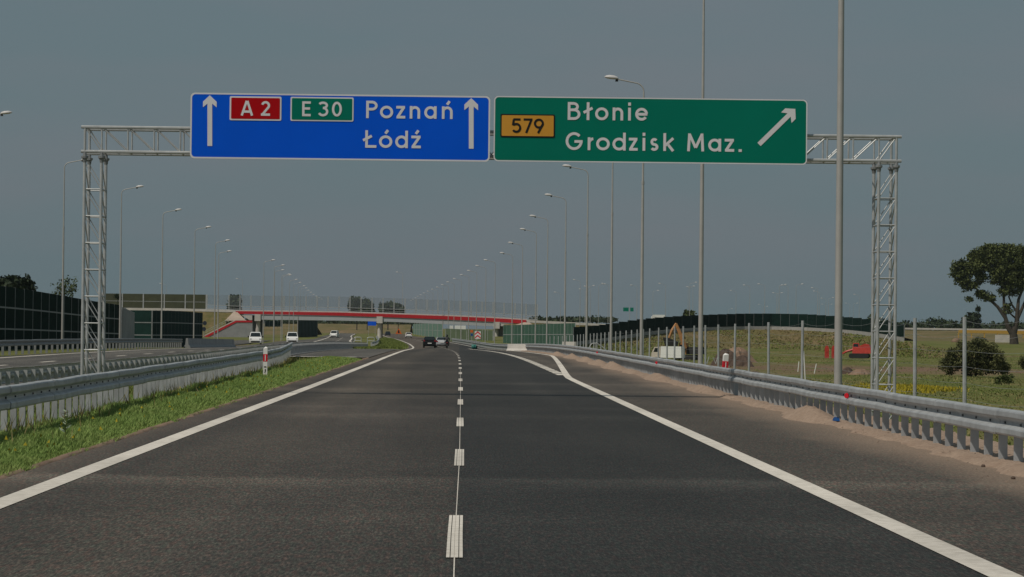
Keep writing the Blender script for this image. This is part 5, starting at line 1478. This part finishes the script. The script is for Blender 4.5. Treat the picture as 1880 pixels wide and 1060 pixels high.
tree('big_tree', 'large spreading tree with forked dark trunk at the right picture edge', base, [(p_, [r__ * 0.74 for r__ in r_]) for p_, r_ in limbs], clumps(big + [tb(1818, 462, 16, 12, 0.8), tb(1838, 502, 22, 22, 1.6), tb(1862, 500, 20, 22, 1.4), tb(1796, 478, 18, 12, .8), tb(1880, 500, 22, 26, 1.6), tb(1858, 530, 16, 12, .6)], 40, 0.95), LEAF_TREE, 46000, 0.27)
# bush in front of it
bb = at(1790, 690, 272); S = 272 / FPX
def bb_(px, py, rx_, ry_, w):
    q = at(px, py, 272) - bb; return (q.x, random.uniform(-1, 1), q.z, rx_ * S, rx_ * S, ry_ * S, w)
bl = [bb_(1760, 655, 24, 22, 1.4), bb_(1790, 648, 28, 26, 2), bb_(1820, 658, 24, 26, 1.6), bb_(1745, 672, 16, 14, 0.7), bb_(1840, 676, 12, 12, .6), bb_(1795, 674, 40, 16, 1.6), bb_(1800, 628, 10, 8, .3), bb_(1768, 634, 8, 6, .2)]
tree('bush', 'dark rounded bush in the field below the big tree', bb, [([(0, 0, 0), (0.3, 0, 1.2), (0.6, 0, 2.2)], [0.12, 0.09, 0.04]), ([(0.1, 0, 0.2), (-0.9, 0.2, 1.4)], [0.09, 0.03])], clumps(bl, 60, 0.42), LEAF_BUSH, 15000, 0.12, 'bush')
b2 = at(1885, 682, 262)
tree('bush', 'small dark bush cut by the right picture edge', b2, [([(0, 0, 0), (0, 0, 0.7)], [0.06, 0.03])], clumps([(0, 0, 0.8, 0.9, 0.8, 0.7, 1)], 30, 0.3), LEAF_BUSH, 1500, 0.10, 'bush')
b3 = at(1849, 706, 225)
tree('bush', 'low light green bush in front of the dark bush', b3, [([(0, 0, 0), (0, 0, 0.4)], [0.04, 0.02])], clumps([(0, 0, 0.5, 0.55, 0.5, 0.5, 1), (-0.6, 0, 0.35, 0.35, 0.4, 0.3, .5)], 24, 0.22), LEAF_LIGHT, 900, 0.09, 'bush')
def small_tree(label, px, pyb, pyt, Y, wpx, mat, n=500, name='tree', size=None, group=None, shape='round', zb=None, trunk=True):
    B_ = at(px, pyb, Y); h = at(px, pyt, Y).z - B_.z; w = wpx * Y / FPX / 2
    sz = size or max(0.14, w * 0.13)
    if shape == 'poplar':
        bl = [(0, 0, h * f, w * r_, w * r_, h * 0.12, r_) for f, r_ in ((0.2, 0.9), (0.35, 1.0), (0.5, 0.95), (0.65, 0.8), (0.8, 0.6), (0.93, 0.3))]
    else:
        bl = [(random.uniform(-.45, .45) * w, random.uniform(-.4, .4) * w, h * random.uniform(0.45, 0.82), w * random.uniform(.4, .6), w * 0.5, h * random.uniform(.14, .2), 1) for _ in range(7)] + [(0, 0, h * 0.6, w * .8, w * .8, h * .28, 1.6)]
    lm = [([(0, 0, -0.5), (0.02 * w, 0, h * 0.35), (0.05 * w, 0, h * 0.75)], [w * 0.07, w * 0.055, w * 0.02]), ([(0, 0, h * .3), (w * .5, 0, h * .62)], [w * .04, w * .012]), ([(0, 0, h * .35), (-w * .5, 0, h * .66)], [w * .04, w * .012])]
    return tree(name, label, B_, lm if trunk else [], clumps(bl, 14, w * 0.24), mat, n, sz, 'tree', group)
# far left trees behind the noise wall
small_tree('broad dark tree top over the left end of the noise wall', 10, 560, 509, 330, 95, LEAF_DARK, 2600)
small_tree('broad dark tree top next to the left picture edge tree', 44, 560, 513, 335, 56, LEAF_DARK, 1600)
small_tree('loose light tree behind the first full lamp pole on the left', 117, 575, 503, 330, 58, LEAF_LIGHT, 620, 'tree', 0.16)
small_tree('tiny round tree at the wall beside the left gantry leg', 216, 556, 538, 420, 16, LEAF_DARK, 260)
# trees seen through the bridge screens
for px, t_, w_, lab in ((430, 541, 20, 'dark tree seen through the left end of the bridge screens'), (655, 544, 28, 'left dark tree of the two broad clumps behind the bridge screens'), (674, 546, 22, 'dark tree between the two clumps behind the bridge screens'), (712, 549, 32, 'broad dark tree behind the screens above the middle pier'), (731, 552, 18, 'rightmost dark tree behind the screens above the middle pier')):
    small_tree(lab, px, 604, t_, 1100, w_ * 1.15, LEAF_FAR, 2200, 'tree', 0.75)
small_tree('small light tree rising behind the ramp wall beside the second lamp pole', 1264, 590, 569, 680, 26, LEAF_LIGHT, 420, 'tree', 0.4)
for px, t_, w_, lab in ((1556, 587, 14, 'pale bushy tree just right of the nearest lamp pole'), (1575, 586, 22, 'round bushy tree left of the right gantry leg'), (1596, 583, 16, 'bushy tree behind the right gantry leg')):
    small_tree(lab, px, 606, t_, 720, w_, LEAF_FAR, 300, 'tree', 0.4)
small_tree('slender dark poplar in the far treeline', 1794, 607, 561, 900, 13, LEAF_DARK, 700, 'poplar_tree', 0.5, None, 'poplar')
small_tree('sloping dark tree just left of the poplar', 1780, 607, 575, 905, 34, LEAF_FAR, 500, 'tree', 0.7)
# treeline on the horizon, one mass
bl = []
for px in range(1600, 2100, 5):
    Y = 930 + random.uniform(0, 60); t_ = 592 + 4 * math.sin(px * 0.05) + random.uniform(-3.5, 3) - (3 if px < 1740 else 0) + (4 if px > 1800 else 0)
    A_, T_ = at(px, 610, Y), at(px, t_, Y); bl.append((A_.x, Y, (A_.z + T_.z) / 2, 2.2, 3, (T_.z - A_.z) / 2, 1))
for px in range(980, 1130, 6):
    Y = 1000 + random.uniform(0, 40); A_, T_ = at(px, 590, Y), at(px, 585.5 + random.uniform(-2.5, 1.5), Y); bl.append((A_.x, Y, (A_.z + T_.z) / 2, 2, 3, (T_.z - A_.z) / 2, 1))
for px in list(range(-500, 240, 8)):
    Y = 1050 + random.uniform(0, 60); t_ = 575 + random.uniform(-5, 5)
    A_, T_ = at(px, 602, Y), at(px, t_, Y); bl.append((A_.x, Y, (A_.z + T_.z) / 2, 3, 3, (T_.z - A_.z) / 2, 1.4))
for px in range(470, 780, 5):  # extra foliage row, added behind the bank as a dark line under the girder
    Y = 1215 + random.uniform(0, 40); A_, T_ = at(px, 596 + (px - 560) * 0.011, Y), at(px, 588.5 + (px - 560) * 0.011 + random.uniform(-1, 2.5), Y); bl.append((A_.x, Y, (A_.z + T_.z) / 2, 2, 3, (T_.z - A_.z) / 2, 1))
v, q = leaf_cloud(bl, 21000, 0.7)
tag(mesh_np('woods', v, q, LEAF_FAR), 'low dark green treeline along the horizon', 'woods', kind='stuff')

# grass: blades on the left verge
def blades(n, xs, ys, zs, hgt, wid, lean=0.35):
    a = RNG.uniform(0, 2 * np.pi, n); dx, dy = np.cos(a), np.sin(a)
    l = RNG.normal(size=(n, 2)) * lean * hgt[:, None]
    b0 = np.stack([xs - dx * wid, ys - dy * wid, zs], 1); b1 = np.stack([xs + dx * wid, ys + dy * wid, zs], 1)
    tip = np.stack([xs + l[:, 0], ys + l[:, 1], zs + hgt], 1)
    return np.stack([b0, b1, tip], 1).reshape(-1, 3), np.arange(n * 3).reshape(-1, 3)
def verge_z(u, y): return np.interp(u, UP, UO) + np.interp(y, YS, GV)
n = 270000
y = 24 + (RNG.uniform(0, 1, n) ** 1.7) * 105
lo = np.interp(y, [24, 48, 90, 136], [-6.6, -6.8, -7.6, -9.3])
u = lo + (-4.605 - lo) * RNG.uniform(0, 1, n) ** 0.72
patch = 0.5 + 0.5 * np.sin(u * 2.3 + 1.2 * np.sin(y * 0.41)) * np.sin(y * 0.77 + 1.4 * np.sin(u * 1.9))
hgt = RNG.uniform(0.04, 0.11, n) * (0.6 + 0.9 * patch) * np.interp(y, [90, 130], [1, 0.6]) * np.interp(u, [-4.9, -4.58], [1, 0.55])
wid = RNG.uniform(0.003, 0.008, n) * (1 + y / 55)
v, q = blades(n, u, y, verge_z(u, y) - 0.02, hgt, wid, 0.5)
tag(mesh_np('grass', v, q, GRASS_BLADE), 'fresh green grass on the verge left of the road', 'grass', kind='stuff')
sy_ = np.arange(20, 136, 0.3); vs = []
for yq in sy_:
    a_ = -4.60 + 0.03 * math.sin(yq * 1.7) + 0.025 * math.sin(yq * 4.3 + 1) + random.uniform(-0.015, 0.015)
    for u_, z_ in ((-4.9, -0.03), (-4.72, 0.0), (a_ - 0.02, 0.02), (a_ + 0.02, 0.0), (a_ + 0.04, -0.03)): vs.append((u_ + cx(yq), yq, gz(yq) + z_ + 0.012 * fbm(u_, yq, 6.0) * (z_ > 0)))
qs = [(j * 5 + i, j * 5 + i + 1, (j + 1) * 5 + i + 1, (j + 1) * 5 + i) for j in range(len(sy_) - 1) for i in range(4)]
tag(mesh_np('soil', np.array(vs), np.array(qs), SOIL_LT, smooth=True), 'crumbling brown soil edge between the grass verge and the asphalt', 'soil', kind='stuff')
n = 260
yq = 26 + RNG.uniform(0, 1, n) ** 1.3 * 95; uq = RNG.uniform(-6.4, -4.8, n)
v, q = blades(n, uq, yq, verge_z(uq, yq) + 0.08, RNG.uniform(0.03, 0.06, n), RNG.uniform(0.015, 0.03, n), 0.2)
tag(mesh_np('flowers', v, q, FLOWER), 'scattered tiny yellow flowers in the left verge grass', 'flowers', kind='stuff')
n = 1500
yq = 26 + RNG.uniform(0, 1, n) ** 1.4 * 100; uq = np.interp(yq, [24, 48, 90, 136], [-6.0, -6.2, -6.8, -8.5]) + np.abs(RNG.normal(0, 0.35, n))
v, q = blades(n, uq, yq, verge_z(uq, yq), RNG.uniform(0.12, 0.30, n), RNG.uniform(0.004, 0.009, n) * (1 + yq / 60), 0.35)
tag(mesh_np('grass', v, q, GRASS_DRY), 'taller pale stalks along the foot of the left guardrail', 'grass', kind='stuff')
# median grass further on
n = 26000
y = 257 + RNG.uniform(0, 1, n) ** 1.4 * 400; u = RNG.uniform(-9.3, -4.6, n)
x = u + np.interp(y, YS, CV)
v, q = blades(n, x, y, verge_z(u, y) - 0.03, RNG.uniform(0.12, 0.32, n), RNG.uniform(0.03, 0.07, n), 0.4)
tag(mesh_np('grass', v, q, GRASS_LUSH), 'rough grass in the median beyond the asphalt crossing', 'grass', kind='stuff')
# median strip between the guardrails
n = 14000
y = 40 + RNG.uniform(0, 1, n) * 92; u = RNG.uniform(-9.3, -6.9, n)
v, q = blades(n, u, y, verge_z(u, y) - 0.02, RNG.uniform(0.06, 0.16, n), RNG.uniform(0.012, 0.025, n), 0.4)
tag(mesh_np('grass', v, q, GRASS_LUSH), 'grass strip between the two left guardrails', 'grass', kind='stuff')
# field tufts on the right
def field_pts(n, xr, yr, dens=None):
    x = RNG.uniform(xr[0], xr[1], n); y = RNG.uniform(yr[0], yr[1], n)
    return x, y, np.array([fz(a, b) for a, b in zip(x, y)])
n = 80000
y = 90 + RNG.uniform(0, 1, n) ** 1.3 * 420
x = y * RNG.uniform(0.06, 0.24, n) + 2
keep = ~((y > 268) & (y < 385) & (x < 70) & (RNG.uniform(0, 1, n) < 0.8)); x, y = x[keep], y[keep]; n = len(x)
z = np.array([fz(a, b) for a, b in zip(x, y)])
pt = np.sin(x * 0.35 + 1.5 * np.sin(y * 0.05)) * np.sin(y * 0.06 + 1.1 * np.sin(x * 0.2))
sel = pt + RNG.normal(0, 0.28, n) > 0.05
for s_, mt, lab in ((sel, GRASS_LUSH, 'lush green tufts in the field right of the fence'), (~sel, GRASS_DRY, 'dry olive tufts in the field right of the fence')):
    k = int(s_.sum())
    v, q = blades(k, x[s_], y[s_], z[s_] - 0.05, RNG.uniform(0.05, 0.2, k), RNG.uniform(0.04, 0.11, k), 0.6)
    tag(mesh_np('grass', v, q, mt), lab, 'grass', kind='stuff')
# tufts on the ramp embankment
n = 22000
ii = RNG.uniform(0, RAMP.shape[0] - 1.001, n); jj = RNG.uniform(0, 13.9, n) ** 1.0
i0 = ii.astype(int); j0 = jj.astype(int); fi = (ii - i0)[:, None]; fj = (jj - j0)[:, None]
P_ = (RAMP[i0, j0] * (1 - fi) + RAMP[i0 + 1, j0] * fi) * (1 - fj) + (RAMP[i0, j0 + 1] * (1 - fi) + RAMP[i0 + 1, j0 + 1] * fi) * fj
pt = RNG.normal(0, 0.2, n) + np.sin(P_[:, 0] * 0.13 + 1.7 * np.sin(P_[:, 1] * 0.045)) * np.sin(P_[:, 1] * 0.05 + 1.3 * np.sin(P_[:, 0] * 0.11))
bare = (pt < -0.35) & (RNG.uniform(0, 1, n) < 0.85)
for s_, mt, lab in (((pt > 0.12), GRASS_LUSH, 'green tufts on the slope of the exit ramp'), ((pt <= 0.12) & ~bare, GRASS_DRY, 'dry tufts on the slope of the exit ramp')):
    k = int(s_.sum())
    v, q = blades(k, P_[s_, 0], P_[s_, 1], P_[s_, 2] - 0.05, RNG.uniform(0.1, 0.34, k), RNG.uniform(0.10, 0.26, k), 0.6)
    tag(mesh_np('grass', v, q, mt), lab, 'grass', kind='stuff')
n = 3600
ra = np.sqrt(RNG.uniform(0, 1, n)); th = RNG.uniform(0, 2 * np.pi, n)
y = 207 + 15 * ra * np.sin(th); x = y * 0.169 + 4.6 * ra * np.cos(th) + 0.8 * np.sin(y * 0.6)
keep = np.sin(x * 1.3 + np.sin(y * 0.5)) * np.sin(y * 0.7 + x) > -0.55 + 0.5 * (ra > 0.75); x, y = x[keep], y[keep]; n = len(x)
z = np.array([fz(a, b) for a, b in zip(x, y)])
v, q = blades(n, x, y, z, RNG.uniform(0.1, 0.28, n), RNG.uniform(0.03, 0.08, n), 0.4)
tag(mesh_np('flowers', v, q, FLOWER), 'patch of yellow flowers behind the right gantry leg', 'flowers', kind='stuff')
# silvery weed on the left verge
p = at(119, 795, 33.5)
wd = thing('weed_plant', 'pale leaved weed standing above the grass near the left guardrail', 'plant', (p.x, 33.5, verge_z(p.x, 33.5)))
m1 = MB(); m1.tube([(0, 0, -0.02), (0.01, 0, 0.2), (0.03, 0.01, 0.42)], [0.008, 0.007, 0.004], 6); m1.build('stem', GRASS_LUSH, wd)
m1 = MB()
for k in range(16):
    h = 0.12 + 0.3 * k / 15; w = k * 2.4; l = 0.11 * (1.1 - 0.6 * k / 15)
    a = Vector((0.02 * h, 0, h)); d_ = Vector((math.cos(w), math.sin(w), 0.55)); s_ = Vector((-math.sin(w), math.cos(w), 0)) * l * 0.28
    m1.add([a, a + d_ * l * 0.5 + s_, a + d_ * l, a + d_ * l * 0.5 - s_], [(0, 1, 2, 3)])
m1.build('leaf', LEAF_WEED, wd)

# ------------------------------------------------------------------ haze: one closed box of thin even air round everything
USE_HAZE = True
if USE_HAZE:
    m1 = MB(); m1.box((0, 1400, 18.0), (9600, 3600, 48.0))
    hz = bpy.data.materials.new('thin_haze'); hz.use_nodes = True
    nt = hz.node_tree; nt.nodes.clear()
    ho = nt.nodes.new('ShaderNodeOutputMaterial'); hv = nt.nodes.new('ShaderNodeVolumePrincipled')
    hv.inputs['Color'].default_value = (0.50, 0.58, 0.62, 1); hv.inputs['Density'].default_value = 0.00006
    nt.links.new(hv.outputs['Volume'], ho.inputs['Volume'])
    o = m1.build('haze', hz); tag(o, 'thin grey blue summer haze over the whole plain', kind='stuff')
